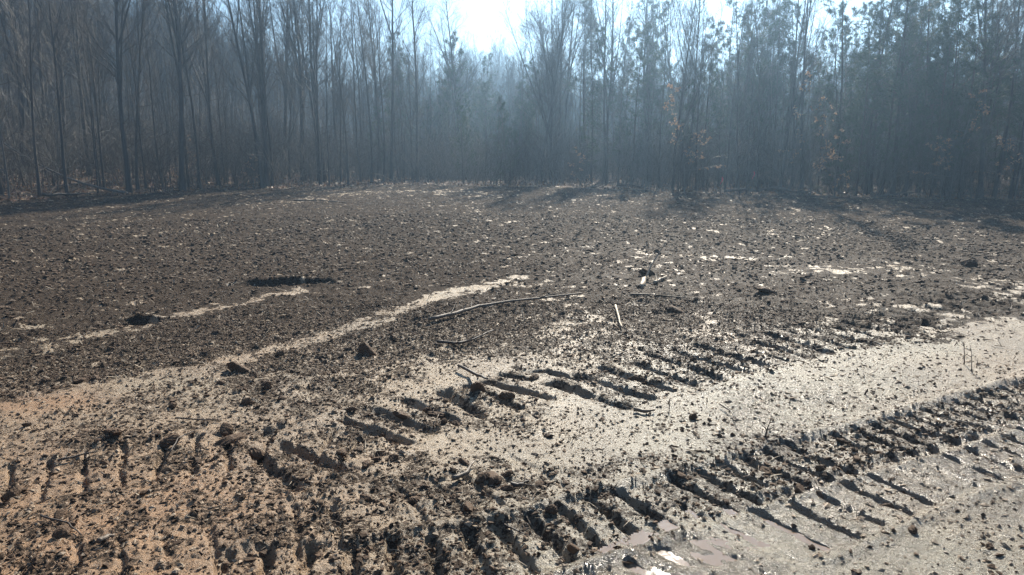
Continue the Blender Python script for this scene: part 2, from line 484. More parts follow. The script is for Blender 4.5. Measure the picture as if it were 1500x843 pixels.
# ------------------------------------------------------------------ ground sheet
def rows():
    r = [0.0, 0.4, 0.9, 1.4, 1.8, 2.05]
    x = 2.2
    while x < 32:
        r.append(x)
        x += x * (0.0027 if x < 7 else 0.0036 if x < 11 else 0.0062 if x < 23 else 0.010)
    while x < 420:
        r.append(x); x += x * 0.035
    r.append(420.0)
    return np.array(r)
RR = rows()
fa = np.arange(R(-40), R(40), 0.00215)
AA = np.concatenate([np.arange(R(-180), R(-40) - 0.02, 0.06), fa, np.arange(R(40) + 0.02, R(180), 0.06)])
nr, na = len(RR), len(AA)
gr, ga = np.meshgrid(RR, AA, indexing='ij')
GX = gr * np.sin(ga); GY = gr * np.cos(ga)
L = land(GX.ravel(), GY.ravel())
V = np.stack([GX.ravel(), GY.ravel(), L['z']], 1)
V[:na, 2] = L['z'][:na].mean()
i = np.arange(nr - 1)[:, None]; j = np.arange(na)[None, :]
jn = (j + 1) % na
F = np.stack([i * na + j, i * na + jn, (i + 1) * na + jn, (i + 1) * na + j], -1).reshape(-1, 4)[:, ::-1]
out_f = (L['r'] > L['er'] + 0.15)[F].all(1)
def submesh(name, mask, m, smooth):
    f = F[mask]
    used = np.unique(f); lut = np.zeros(len(V), np.int64); lut[used] = np.arange(len(used))
    me = mesh_np(name, V[used], lut[f], m, smooth)
    return me, used
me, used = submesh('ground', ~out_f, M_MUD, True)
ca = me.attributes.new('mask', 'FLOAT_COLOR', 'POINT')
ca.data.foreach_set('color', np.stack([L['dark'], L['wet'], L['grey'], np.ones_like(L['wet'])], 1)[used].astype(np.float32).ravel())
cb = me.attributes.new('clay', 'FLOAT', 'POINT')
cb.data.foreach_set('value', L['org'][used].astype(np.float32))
link('ground', me, kind='structure')
me, used = submesh('wooded_hillside', out_f, M_FLOOR, True)
link('wooded_hillside', me, kind='structure')
print('ground faces', len(F))

# standing water
px, py = np.array(PUD)[:, 0], np.array(PUD)[:, 1]
xs = np.arange(px.min() - 0.5, px.max() + 0.5, 0.012); ys = np.arange(py.min() - 0.5, py.max() + 0.4, 0.012)
wx, wy = np.meshgrid(xs, ys, indexing='ij')
LW = land(wx.ravel(), wy.ravel())
okw = ((LW['z'] < WATER_Z + 0.012) & (LW['pud'] > 0.12)).reshape(wx.shape)
okf = okw[:-1, :-1] | okw[1:, :-1] | okw[:-1, 1:] | okw[1:, 1:]
ii, jj = np.nonzero(okf)
m_ = len(ys)
WF = np.stack([ii * m_ + jj, (ii + 1) * m_ + jj, (ii + 1) * m_ + jj + 1, ii * m_ + jj + 1], 1)
WV = np.stack([wx.ravel(), wy.ravel(), np.full(wx.size, WATER_Z)], 1)
u_ = np.unique(WF); lut = np.zeros(len(WV), np.int64); lut[u_] = np.arange(len(u_))
if len(WF):
    link('puddle_water', mesh_np('puddle_water', WV[u_], lut[WF], M_WATER, True), kind='structure')
print('water cells', len(WF))

# ------------------------------------------------------------------ scattered crumbs, clods and chips
def ico():
    p = (1 + 5 ** 0.5) / 2
    v = np.array([(-1, p, 0), (1, p, 0), (-1, -p, 0), (1, -p, 0), (0, -1, p), (0, 1, p), (0, -1, -p), (0, 1, -p), (p, 0, -1), (p, 0, 1), (-p, 0, -1), (-p, 0, 1)], float)
    v /= np.linalg.norm(v[0])
    f = np.array([(0, 11, 5), (0, 5, 1), (0, 1, 7), (0, 7, 10), (0, 10, 11), (1, 5, 9), (5, 11, 4), (11, 10, 2), (10, 7, 6), (7, 1, 8), (3, 9, 4), (3, 4, 2), (3, 2, 6), (3, 6, 8), (3, 8, 9), (4, 9, 5), (2, 4, 11), (6, 2, 10), (8, 6, 7), (9, 8, 1)])
    return v, f
IV, IF = ico()

def rotz(n):
    a = rng.uniform(0, 2 * np.pi, n)
    return np.cos(a), np.sin(a)

def scatter_pts(n, r0, r1, power=2.0, azm=R(38)):
    u = rng.uniform(0, 1, n)
    r = (r0 ** power + u * (r1 ** power - r0 ** power)) ** (1 / power)
    a = rng.uniform(-azm, azm, n)
    return r * np.sin(a), r * np.cos(a)

OV = np.array([(1, 0, 0), (-1, 0, 0), (0, 1, 0), (0, -1, 0), (0, 0, 1), (0, 0, -1)], float)
OF = np.array([(0, 2, 4), (2, 1, 4), (1, 3, 4), (3, 0, 4), (2, 0, 5), (1, 2, 5), (3, 1, 5), (0, 3, 5)])
def clods(name, x, y, z, size, m, flat=0.55, label=None, tiny=False):
    n = len(x)
    BV, BF = (OV, OF) if tiny else (IV, IF)
    nv = len(BV)
    v = BV[None] * (1 + rng.normal(0, 0.34, (n, nv, 1))) + (rng.normal(0, 0.2, (n, nv, 3)) if tiny else 0)
    s = size[:, None] * np.stack([rng.uniform(.75, 1.35, n), rng.uniform(.6, 1.0, n), flat * rng.uniform(.6, 1.1, n)], 1)
    v = v * s[:, None, :]
    # tip each lump a little, turn it about z
    t = rng.uniform(-0.5, 0.5, n)[:, None]
    vy = v[..., 1] * np.cos(t) - v[..., 2] * np.sin(t); vz = v[..., 1] * np.sin(t) + v[..., 2] * np.cos(t)
    c, s_ = rotz(n)
    vx = v[..., 0] * c[:, None] - vy * s_[:, None]; vy2 = v[..., 0] * s_[:, None] + vy * c[:, None]
    V = np.stack([vx + x[:, None], vy2 + y[:, None], vz + z[:, None] + (size * 0.25)[:, None]], -1).reshape(-1, 3)
    F = (BF[None] + (np.arange(n) * nv)[:, None, None]).reshape(-1, 3)
    return link(name, mesh_np(name, V, F, m), kind='stuff', label=label, category='soil')

def chips(name, x, y, z, ln, wd, m, tilt=0.35, label=None, cat='debris', yawbias=None, short=False):
    """bent three-sided splinters: 3 rings"""
    n = len(x)
    k = 3
    ring = np.array([(math.cos(t), math.sin(t)) for t in (0.3, 2.4, 4.5)])
    a = rng.uniform(0, 2 * np.pi, n) if yawbias is None else rng.normal(yawbias, 0.5, n)
    e = rng.normal(0, tilt, n)
    d = np.stack([np.cos(a) * np.cos(e), np.sin(a) * np.cos(e), np.sin(e)], 1)
    sd_ = np.stack([-np.sin(a), np.cos(a), np.zeros(n)], 1)
    up = np.cross(d, sd_)
    bend = rng.normal(0, 0.16, (n, 2)) * ln[:, None]
    out = []
    for q, tw in (((-0.5, 1.0), (0.5, 0.45)) if short else ((-0.5, 0.7), (0.05, 1.0), (0.5, 0.35))):
        c = np.stack([x, y, z], 1) + d * (q * ln)[:, None]
        if abs(q) < 0.1:
            c = c + sd_ * bend[:, :1] + up * np.abs(bend[:, 1:]) * 0.5
        for cx, cy in ring:
            out.append(c + (sd_ * cx + up * cy * 0.7) * (wd * tw)[:, None])
    V = np.stack(out, 1).reshape(-1, 3)
    f = []
    for s in range(1 if short else 2):
        for q in range(k):
            a0 = s * k + q; a1 = s * k + (q + 1) % k
            f += [(a0, a1, a1 + k), (a0, a1 + k, a0 + k)]
    f += [(2, 1, 0)] + ([(3, 4, 5)] if short else [(6, 7, 8)])
    F = (np.array(f)[None] + (np.arange(n) * (6 if short else 9))[:, None, None]).reshape(-1, 3)
    return link(name, mesh_np(name, V, F, m), kind='stuff', label=label, category=cat)

def keep_by(x, y, fn):
    L = land(x, y)
    k = rng.uniform(0, 1, len(x)) < fn(L)
    return x[k], y[k], L['z'][k], L

# fine crumbs near the camera
x, y = scatter_pts(100000, 2.3, 7.6, 1.6)
x, y, z, _ = keep_by(x, y, lambda L: (0.05 + 1.2 * L['soil'] ** 1.4) * (1 - 0.8 * L['pud']) * (1 - 0.4 * L['press']))
sz = 0.0045 + 0.012 * rng.uniform(0, 1, len(x)) ** 3.5
clods('loose_dark_crumbs', x, y, z, sz, M_SOIL, label='loose dark crumbs of topsoil strewn over the near mud', tiny=True)
x, y = scatter_pts(14000, 2.3, 6.5, 1.6)
x, y, z, _ = keep_by(x, y, lambda L: 0.9 * (1 - 0.8 * L['pud']))
sz = 0.004 + 0.012 * rng.uniform(0, 1, len(x)) ** 3
clods('loose_mud_crumbs', x, y, z, sz, M_MUDCLOD, label='small pale crumbs of mud on the near ground', tiny=True)
# clods to the middle distance
x, y = scatter_pts(21000, 2.4, 17, 1.3)
x, y, z, _ = keep_by(x, y, lambda L: (0.02 + 1.0 * L['soil'] ** 1.6) * (1 - L['pud']) * (1 - 0.7 * L['press']))
sz = 0.007 + 0.016 * rng.uniform(0, 1, len(x)) ** 4 + 0.013 * ss(5, 12, np.hypot(x, y))
clods('churned_topsoil_clods', x, y, z, sz, M_SOIL, label='countless dark clods of churned topsoil over the clearing')
# mulch: splinters and twigs, near
x, y = scatter_pts(9000, 2.4, 8, 1.4)
x, y, z, _ = keep_by(x, y, lambda L: (0.05 + 0.9 * L['soil'] ** 1.2) * (1 - L['pud']))
n_ = len(x)
chips('mulched_twigs_near', x, y, z + 0.008, 0.02 + 0.11 * rng.uniform(0, 1, n_) ** 3, 0.0010 + 0.0028 * rng.uniform(0, 1, n_) ** 2, M_CHIP, 0.3, 'shredded twigs and bark bits on the near mud')
# mulch, middle and far
x, y = scatter_pts(72000, 5.5, 29, 1.3)
x, y, z, L_ = keep_by(x, y, lambda L: (0.08 + 0.95 * L['soil']) * L['inside'])
n_ = len(x); r_ = np.hypot(x, y)
chips('mulched_wood_chips', x, y, z + 0.012, (0.02 + 0.10 * rng.uniform(0, 1, n_) ** 3) * (0.8 + 0.025 * r_), (0.0016 + 0.006 * rng.uniform(0, 1, n_) ** 2.5) * (0.7 + 0.045 * r_), M_CHIP, 0.40, 'shredded wood chips and twigs covering the far part of the clearing', short=True)

# ------------------------------------------------------------------ tubes
class Tubes:
    def __init__(s):
        s.v = []; s.f = []; s.n = 0
    def add(s, pts, rad, k=4, cap=False):
        pts = np.asarray(pts, float); m = len(pts)
        d = np.gradient(pts, axis=0); d /= np.linalg.norm(d, axis=1)[:, None] + 1e-9
        ref = np.array([0.0, 0.0, 1.0]) if abs(d[0][2]) < 0.8 else np.array([1.0, 0.2, 0.0])
        u = np.cross(d, ref); u /= np.linalg.norm(u, axis=1)[:, None] + 1e-9
        w_ = np.cross(d, u)
        t = np.arange(k) * 2 * np.pi / k
        ring = (u[:, None, :] * np.cos(t)[None, :, None] + w_[:, None, :] * np.sin(t)[None, :, None]) * np.asarray(rad)[:, None, None] + pts[:, None, :]
        s.v.append(ring.reshape(-1, 3))
        a = np.arange(m - 1)[:, None] * k; q = np.arange(k)[None, :]; q1 = (q + 1) % k
        f = np.stack([a + q, a + q1, a + k + q1, a + k + q], -1).reshape(-1, 4) + s.n
        s.f.append(f); s.n += m * k
        if cap:
            for base, fl in ((0, 1), ((m - 1) * k, 0)):
                c = pts[0] if base == 0 else pts[-1]
                s.v.append(c[None]); ci = s.n; s.n += 1
                idx = np.arange(k) + base + (ci - m * k - (0 if base == 0 else 1))
                nx = np.roll(idx, -1)
                s.f.append(np.stack([idx, nx, np.full(k, ci), np.full(k, ci)], 1)[:, ::(1 if not fl else -1)])
    def mesh(s, name, m, smooth=True):
        v = np.concatenate(s.v); f = np.concatenate(s.f)
        tri = f[:, 2] == f[:, 3]
        tri2 = f[:, 0] == f[:, 1]
        if tri.any() or tri2.any():
            me = bpy.data.meshes.new(name)
            fl = [tuple(dict.fromkeys(q)) for q in f.tolist()]
            me.from_pydata(v.tolist(), [], fl); me.materials.append(m)
            me.polygons.foreach_set('use_smooth', np.full(len(fl), smooth, bool))
            me.update(); return me
        return mesh_np(name, v, f, m, smooth)

def walk(p, d, ln, n, wob, lift, rg):
    pts = [np.array(p, float)]; d = np.array(d, float); st = ln / n
    for _ in range(n):
        d = d + rg.normal(0, wob, 3) + np.array([0, 0, lift])
        d /= np.linalg.norm(d)
        pts.append(pts[-1] + d * st)
    return np.array(pts)

def perp_dir(d, ang, phi):
    d = d / np.linalg.norm(d)
    ref = np.array([0.0, 0, 1]) if abs(d[2]) < 0.9 else np.array([1.0, 0, 0])
    u = np.cross(d, ref); u /= np.linalg.norm(u); w_ = np.cross(d, u)
    return d * math.cos(ang) + (u * math.cos(phi) + w_ * math.sin(phi)) * math.sin(ang)

def branch(T, p, d, ln, r, lvl, rg, ang=0.6, lift=0.05, kids=(7, 5, 0), sides=(4, 3, 3), wob=0.10, tips=None, tmin=0.2):
    n = (5, 4, 2)[min(lvl, 2)]
    pts = walk(p, d, ln, n, wob, lift, rg)
    rad = np.linspace(r, max(r * 0.2, 0.003), n + 1)
    T.add(pts, rad, sides[min(lvl, 2)])
    if tips is not None:
        tips.append((pts, lvl))
    if lvl < 2:
        kk = kids[lvl]
        kk = max(1, int(kk * min(1.3, 0.5 + ln / 3) * rg.uniform(0.8, 1.2))) if kk else 0
        for _ in range(kk):
            t = rg.uniform(tmin, 0.98); q = t * n; a = min(int(q), n - 1)
            pp = pts[a] + (pts[a + 1] - pts[a]) * (q - a)
            dd = perp_dir(pts[a + 1] - pts[a], ang * rg.uniform(0.7, 1.3), rg.uniform(0, 6.28))
            branch(T, pp, dd, ln * (0.75 - 0.45 * t) * rg.uniform(0.6, 1.1), max(r * (1 - 0.7 * t) * 0.55, 0.0035), lvl + 1, rg, ang, lift, kids, sides, wob, tips, tmin)

def bare_tree(seed, H, r0, cb=0.4, nb=30, lmax=2.4, ang0=0.7, lift=0.07, wob=0.02, forks=0, low=4, kids=(8, 5, 0), lean=0.0, stems=1, bark=None, twig=None):
    rg = np.random.default_rng(seed)
    T = Tubes(); C = Tubes()
    for s_ in range(stems):
        off = np.zeros(3) if stems == 1 else np.array([math.cos(s_ * 2.1), math.sin(s_ * 2.1), 0]) * r0 * 0.95
        d0 = np.array([rg.normal(0, .015) + lean, rg.normal(0, .015), 1.0])
        if stems > 1:
            d0 = d0 + off * rg.uniform(0.2, 0.6)
        h = H * (1 if s_ == 0 else rg.uniform(0.75, 0.98)); rr = r0 * (1 if s_ == 0 else rg.uniform(0.55, 0.85))
        n = 12
        pts = walk(off + np.array([0, 0, -0.25]), d0, h, n, wob, 0.012, rg)
        t = np.linspace(0, 1, n + 1)
        rad = rr * (1 - 0.86 * t ** 0.85); rad[0] *= 1.45
        T.add(pts, rad, 7)
        L_ = [(pts, rr, h, cb)]
        for _ in range(forks):
            q = rg.integers(int(n * cb) , int(n * 0.7))
            dd = perp_dir(pts[q + 1] - pts[q], rg.uniform(0.22, 0.42), rg.uniform(0, 6.28))
            fl = h * (1 - q / n) * rg.uniform(0.8, 1)
            fp = walk(pts[q], dd, fl, 8, 0.03, 0.05, rg)
            T.add(fp, np.linspace(rad[q] * 0.72, 0.008, 9), 5)
            L_.append((fp, rad[q] * 0.8, fl, 0.15))
        for (P_, rb, hh, cb_) in L_:
            m = len(P_) - 1
            for k in range(nb if hh is h else nb // 2):
                tt = cb_ + (0.99 - cb_) * (k + rg.uniform(0, 1)) / (nb if hh is h else nb // 2)
                q = min(tt, 0.985) * m; a = int(q)
                pp = P_[a] + (P_[a + 1] - P_[a]) * (q - a)
                dd = perp_dir(P_[a + 1] - P_[a], ang0 * rg.uniform(0.75, 1.25), rg.uniform(0, 6.28))
                ln = lmax * rg.uniform(0.5, 1.1) * (1.15 - tt) / (1.15 - cb_) + 0.35
                branch(C, pp, dd, ln, max(rb * 0.30 * (1 - 0.6 * tt), 0.006), 0, rg, 0.6, lift, kids)
        for k in range(low):
            tt = rg.uniform(0.10, cb); q = tt * n; a = int(q)
            pp = pts[a] + (pts[a + 1] - pts[a]) * (q - a)
            dd = perp_dir(pts[a + 1] - pts[a], rg.uniform(0.8, 1.4), rg.uniform(0, 6.28))
            branch(C, pp, dd, rg.uniform(0.5, 1.6), 0.011, 0, rg, 0.7, 0.03, (4, 3, 0))
    return T.mesh('trunk', bark or M_BARK), C.mesh('crown', twig or bark or M_BARK)

def tuft_faces(c, d, n, ln, wd, rg):
    """n thin needles fanning out of c around d, as separate triangles"""
    dirs = rg.normal(0, 1, (n, 3)); dirs /= np.linalg.norm(dirs, axis=1)[:, None]
    dirs = dirs * 0.85 + d * 0.65; dirs /= np.linalg.norm(dirs, axis=1)[:, None]
    s = np.cross(dirs, rg.normal(0, 1, (n, 3))); s /= np.linalg.norm(s, axis=1)[:, None] + 1e-9
    a = c + s * wd * 0.5; b_ = c - s * wd * 0.5; t = c + dirs * ln * rg.uniform(0.7, 1.1, (n, 1)) 
    return np.stack([a, b_, t], 1).reshape(-1, 3)

def pine_tree(seed, H, r0, cb=0.35, nb=34, lmax=2.2, dens=9, ln=0.20, droop=0.0, dead=8, top=1.0):
    rg = np.random.default_rng(seed)
    T = Tubes(); C = Tubes(); N = []
    n = 12
    pts = walk((0, 0, -0.25), (rg.normal(0, .02), rg.normal(0, .02), 1), H, n, 0.018, 0.01, rg)
    t = np.linspace(0, 1, n + 1)
    rad = r0 * (1 - 0.9 * t ** 0.9); rad[0] *= 1.3
    T.add(pts, rad, 7)
    for k in range(nb):
        tt = cb + (0.99 - cb) * ((k + rg.uniform(0, 1)) / nb)
        q = min(tt, 0.985) * n; a = int(q)
        pp = pts[a] + (pts[a + 1] - pts[a]) * (q - a)
        u = (tt - cb) / (1 - cb)
        dd = perp_dir(np.array([0, 0, 1.0]), 1.35 - 0.75 * u + rg.normal(0, .12) + droop, rg.uniform(0, 6.28))
        L_ = (lmax * (1 - u) ** 0.75 * (0.45 + 0.55 * min(1, u * 6 + 0.5)) * rg.uniform(0.55, 1.1) + 0.3) * top
        tips = []
        branch(C, pp, dd, L_, max(r0 * 0.22 * (1 - 0.7 * tt), 0.007), 0, rg, 0.7, 0.06, (5, 2, 0), (4, 3, 3), 0.08, tips, 0.35)
        for (bp, lv) in tips:
            if lv == 0:
                js = [0.75, 0.95, 1.0]
            else:
                js = np.linspace(0.35, 1.0, max(2, int(dens / (2 + lv))))
            m = len(bp) - 1
            for j in js:
                qq = min(j * m, m - 0.001); aa = int(qq)
                c = bp[aa] + (bp[aa + 1] - bp[aa]) * (qq - aa)
                dv = bp[aa + 1] - bp[aa]; dv = dv / np.linalg.norm(dv)
                N.append(tuft_faces(c, dv, 10, ln, 0.017, rg))
    for k in range(dead):
        tt = rg.uniform(0.06, cb); q = tt * n; a = int(q)
        pp = pts[a] + (pts[a + 1] - pts[a]) * (q - a)
        dd = perp_dir(np.array([0, 0, 1.0]), rg.uniform(1.2, 1.7), rg.uniform(0, 6.28))
        branch(C, pp, dd, rg.uniform(0.4, 1.5), 0.010, 0, rg, 0.8, 0.0, (4, 2, 0))
    NV = np.concatenate(N)
    return T.mesh('trunk', M_PINE_BARK), C.mesh('branches', M_PINE_BARK), mesh_np('needles', NV, np.arange(len(NV)).reshape(-1, 3), M_NEEDLE)

def leafy_sapling(seed, H, r0, nb=14, lmax=1.3, leaves=420):
    rg = np.random.default_rng(seed)
    T = Tubes(); C = Tubes(); tips = []
    pts = walk((0, 0, -0.2), (rg.normal(0, .05), rg.normal(0, .05), 1), H, 8, 0.04, 0.0, rg)
    T.add(pts, np.linspace(r0, 0.006, 9), 5)
    for k in range(nb):
        tt = 0.2 + 0.78 * (k + rg.uniform(0, 1)) / nb; q = tt * 8; a = min(int(q), 7)
        pp = pts[a] + (pts[a + 1] - pts[a]) * (q - a)
        branch(C, pp, perp_dir(np.array([0, 0, 1.0]), rg.uniform(1.1, 1.5), rg.uniform(0, 6.28)), lmax * rg.uniform(.5, 1.1) * (1.15 - tt), 0.008, 0, rg, 0.7, 0.01, (5, 2, 0), tips=tips)
    NV = []
    layers = [tp for tp in tips]
    for _ in range(leaves):
        bp, lv = layers[rg.integers(len(layers))]
        q = rg.uniform(0.3, 1) * (len(bp) - 1.001); a = int(q)
        c = bp[a] + (bp[a + 1] - bp[a]) * (q - a)
        u = rg.normal(0, 1, 3); u[2] -= 0.8; u /= np.linalg.norm(u); s = np.cross(u, rg.normal(0, 1, 3)); s /= np.linalg.norm(s)
        l_, w_ = rg.uniform(.05, .09), rg.uniform(.018, .03)
        NV.append(np.array([c, c + u * l_ * .5 + s * w_, c + u * l_, c + u * l_ * .5 - s * w_]))
    NV = np.concatenate(NV)
    return T.mesh('stem', M_PALE_BARK), C.mesh('branches', M_PALE_BARK), mesh_np('leaves', NV, np.arange(len(NV)).reshape(-1, 4), M_BEECH)

PR = {}
PR['tall'] = [bare_tree(100 + k, H, r, cb, nb, lm, a, lf, low=lo, forks=fk) for k, (H, r, cb, nb, lm, a, lf, lo, fk) in enumerate([
    (11, .075, .34, 30, 1.9, .55, .10, 9, 1), (12, .115, .36, 30, 2.2, .70, .07, 7, 2), (10, .055, .30, 30, 1.6, .50, .10, 10, 0),
    (11.5, .072, .40, 28, 1.8, .62, .08, 10, 1), (9.5, .048, .28, 28, 1.5, .45, .12, 10, 0), (12, .12, .36, 32, 2.4, .70, .06, 6, 2)])]
PR['slim'] = [bare_tree(200 + k, H, r, cb, nb, lm, a, lf, low=lo, wob=0.03, kids=(7, 4, 0), bark=m) for k, (H, r, cb, nb, lm, a, lf, lo, m) in enumerate([
    (7.5, .030, .22, 26, 1.2, .6, .09, 5, M_BARK), (6.5, .024, .15, 24, 1.1, .6, .09, 4, M_PALE_BARK), (8.5, .034, .28, 26, 1.3, .55, .11, 6, M_PALE_BARK), (5, .018, .12, 20, .9, .7, .07, 3, M_PALE_BARK), (9, .038, .30, 26, 1.2, .5, .12, 9, M_BARK)])]
PR['vee'] = [bare_tree(300, 9.5, .085, .26, 34, 2.4, .42, .10, forks=5, low=4), bare_tree(301, 9.5, .070, .30, 34, 2.0, .38, .12, forks=3, low=5)]
PR['clump'] = [bare_tree(310, 11.5, .12, .30, 24, 2.2, .5, .10, low=6, stems=4, forks=1)]
PR['pine'] = [pine_tree(400, 10, .085, .30, 34, 1.8), pine_tree(401, 8.5, .07, .28, 32, 1.5), pine_tree(402, 11, .10, .34, 36, 2.0), pine_tree(403, 9.5, .08, .18, 40, 1.8, dens=11)]
PR['small_pine'] = [pine_tree(410, 6.0, .045, .12, 34, 1.2, dens=8), pine_tree(411, 4.5, .038, .08, 30, 1.1, dens=8), pine_tree(412, 7.5, .055, .2, 36, 1.3, dens=8)]
PR['beech'] = [leafy_sapling(500 + k, H, .025, nb, lm, lv) for k, (H, nb, lm, lv) in enumerate([(3.6, 13, 1.3, 420), (2.4, 10, 0.9, 240), (4.0, 15, 1.4, 380)])]
for k_, l_ in PR.items():
    print(k_, [sum(len(m.polygons) for m in q) for q in l_])

PN = {'pine': ('trunk', 'branches', 'needles'), 'small_pine': ('trunk', 'branches', 'needles'), 'beech': ('stem', 'branches', 'leaves')}
NAMES = {'tall': 'bare_tree', 'slim': 'young_bare_tree', 'vee': 'forked_tree', 'clump': 'multi_stemmed_tree', 'pine': 'pine_tree', 'small_pine': 'young_pine_tree', 'beech': 'beech_sapling'}
CATS = {'tall': 'bare tree', 'slim': 'young tree', 'vee': 'forked tree', 'clump': 'tree clump', 'pine': 'pine tree', 'small_pine': 'young pine', 'beech': 'leafy sapling'}

def plant(kind, x, y, var=None, s=1.0, rz=None, tilt=(0, 0), label=None, group=None, zz=None):
    var = random.randrange(len(PR[kind])) if var is None else var
    z = float(land(np.array([x]), np.array([y]), False)['z'][0]) if zz is None else zz
    o = bpy.data.objects.new(NAMES[kind], None)
    COL.objects.link(o)
    o.empty_display_size = 0.3
    o.location = (x, y, z)
    o.rotation_euler = (tilt[0], tilt[1], random.uniform(0, 6.28) if rz is None else rz)
    o.scale = (s, s, s)
    o['label'] = label; o['category'] = CATS[kind]
    if group:
        o['group'] = group
    for nm, me in zip(PN.get(kind, ('trunk', 'crown')), PR[kind][var]):
        c = bpy.data.objects.new(nm, me); COL.objects.link(c); c.parent = o
    return o

def on_edge(u, back=0.6):
    """a spot `back` metres behind the clearing's edge in the direction of photo column u"""
    az = math.atan((u - 750) / FPX / (math.cos(PITCH) + 0.13 * math.sin(PITCH)))
    r = float(edge_r(np.array([az]))[0]) + back
    return r * math.sin(az), r * math.cos(az)

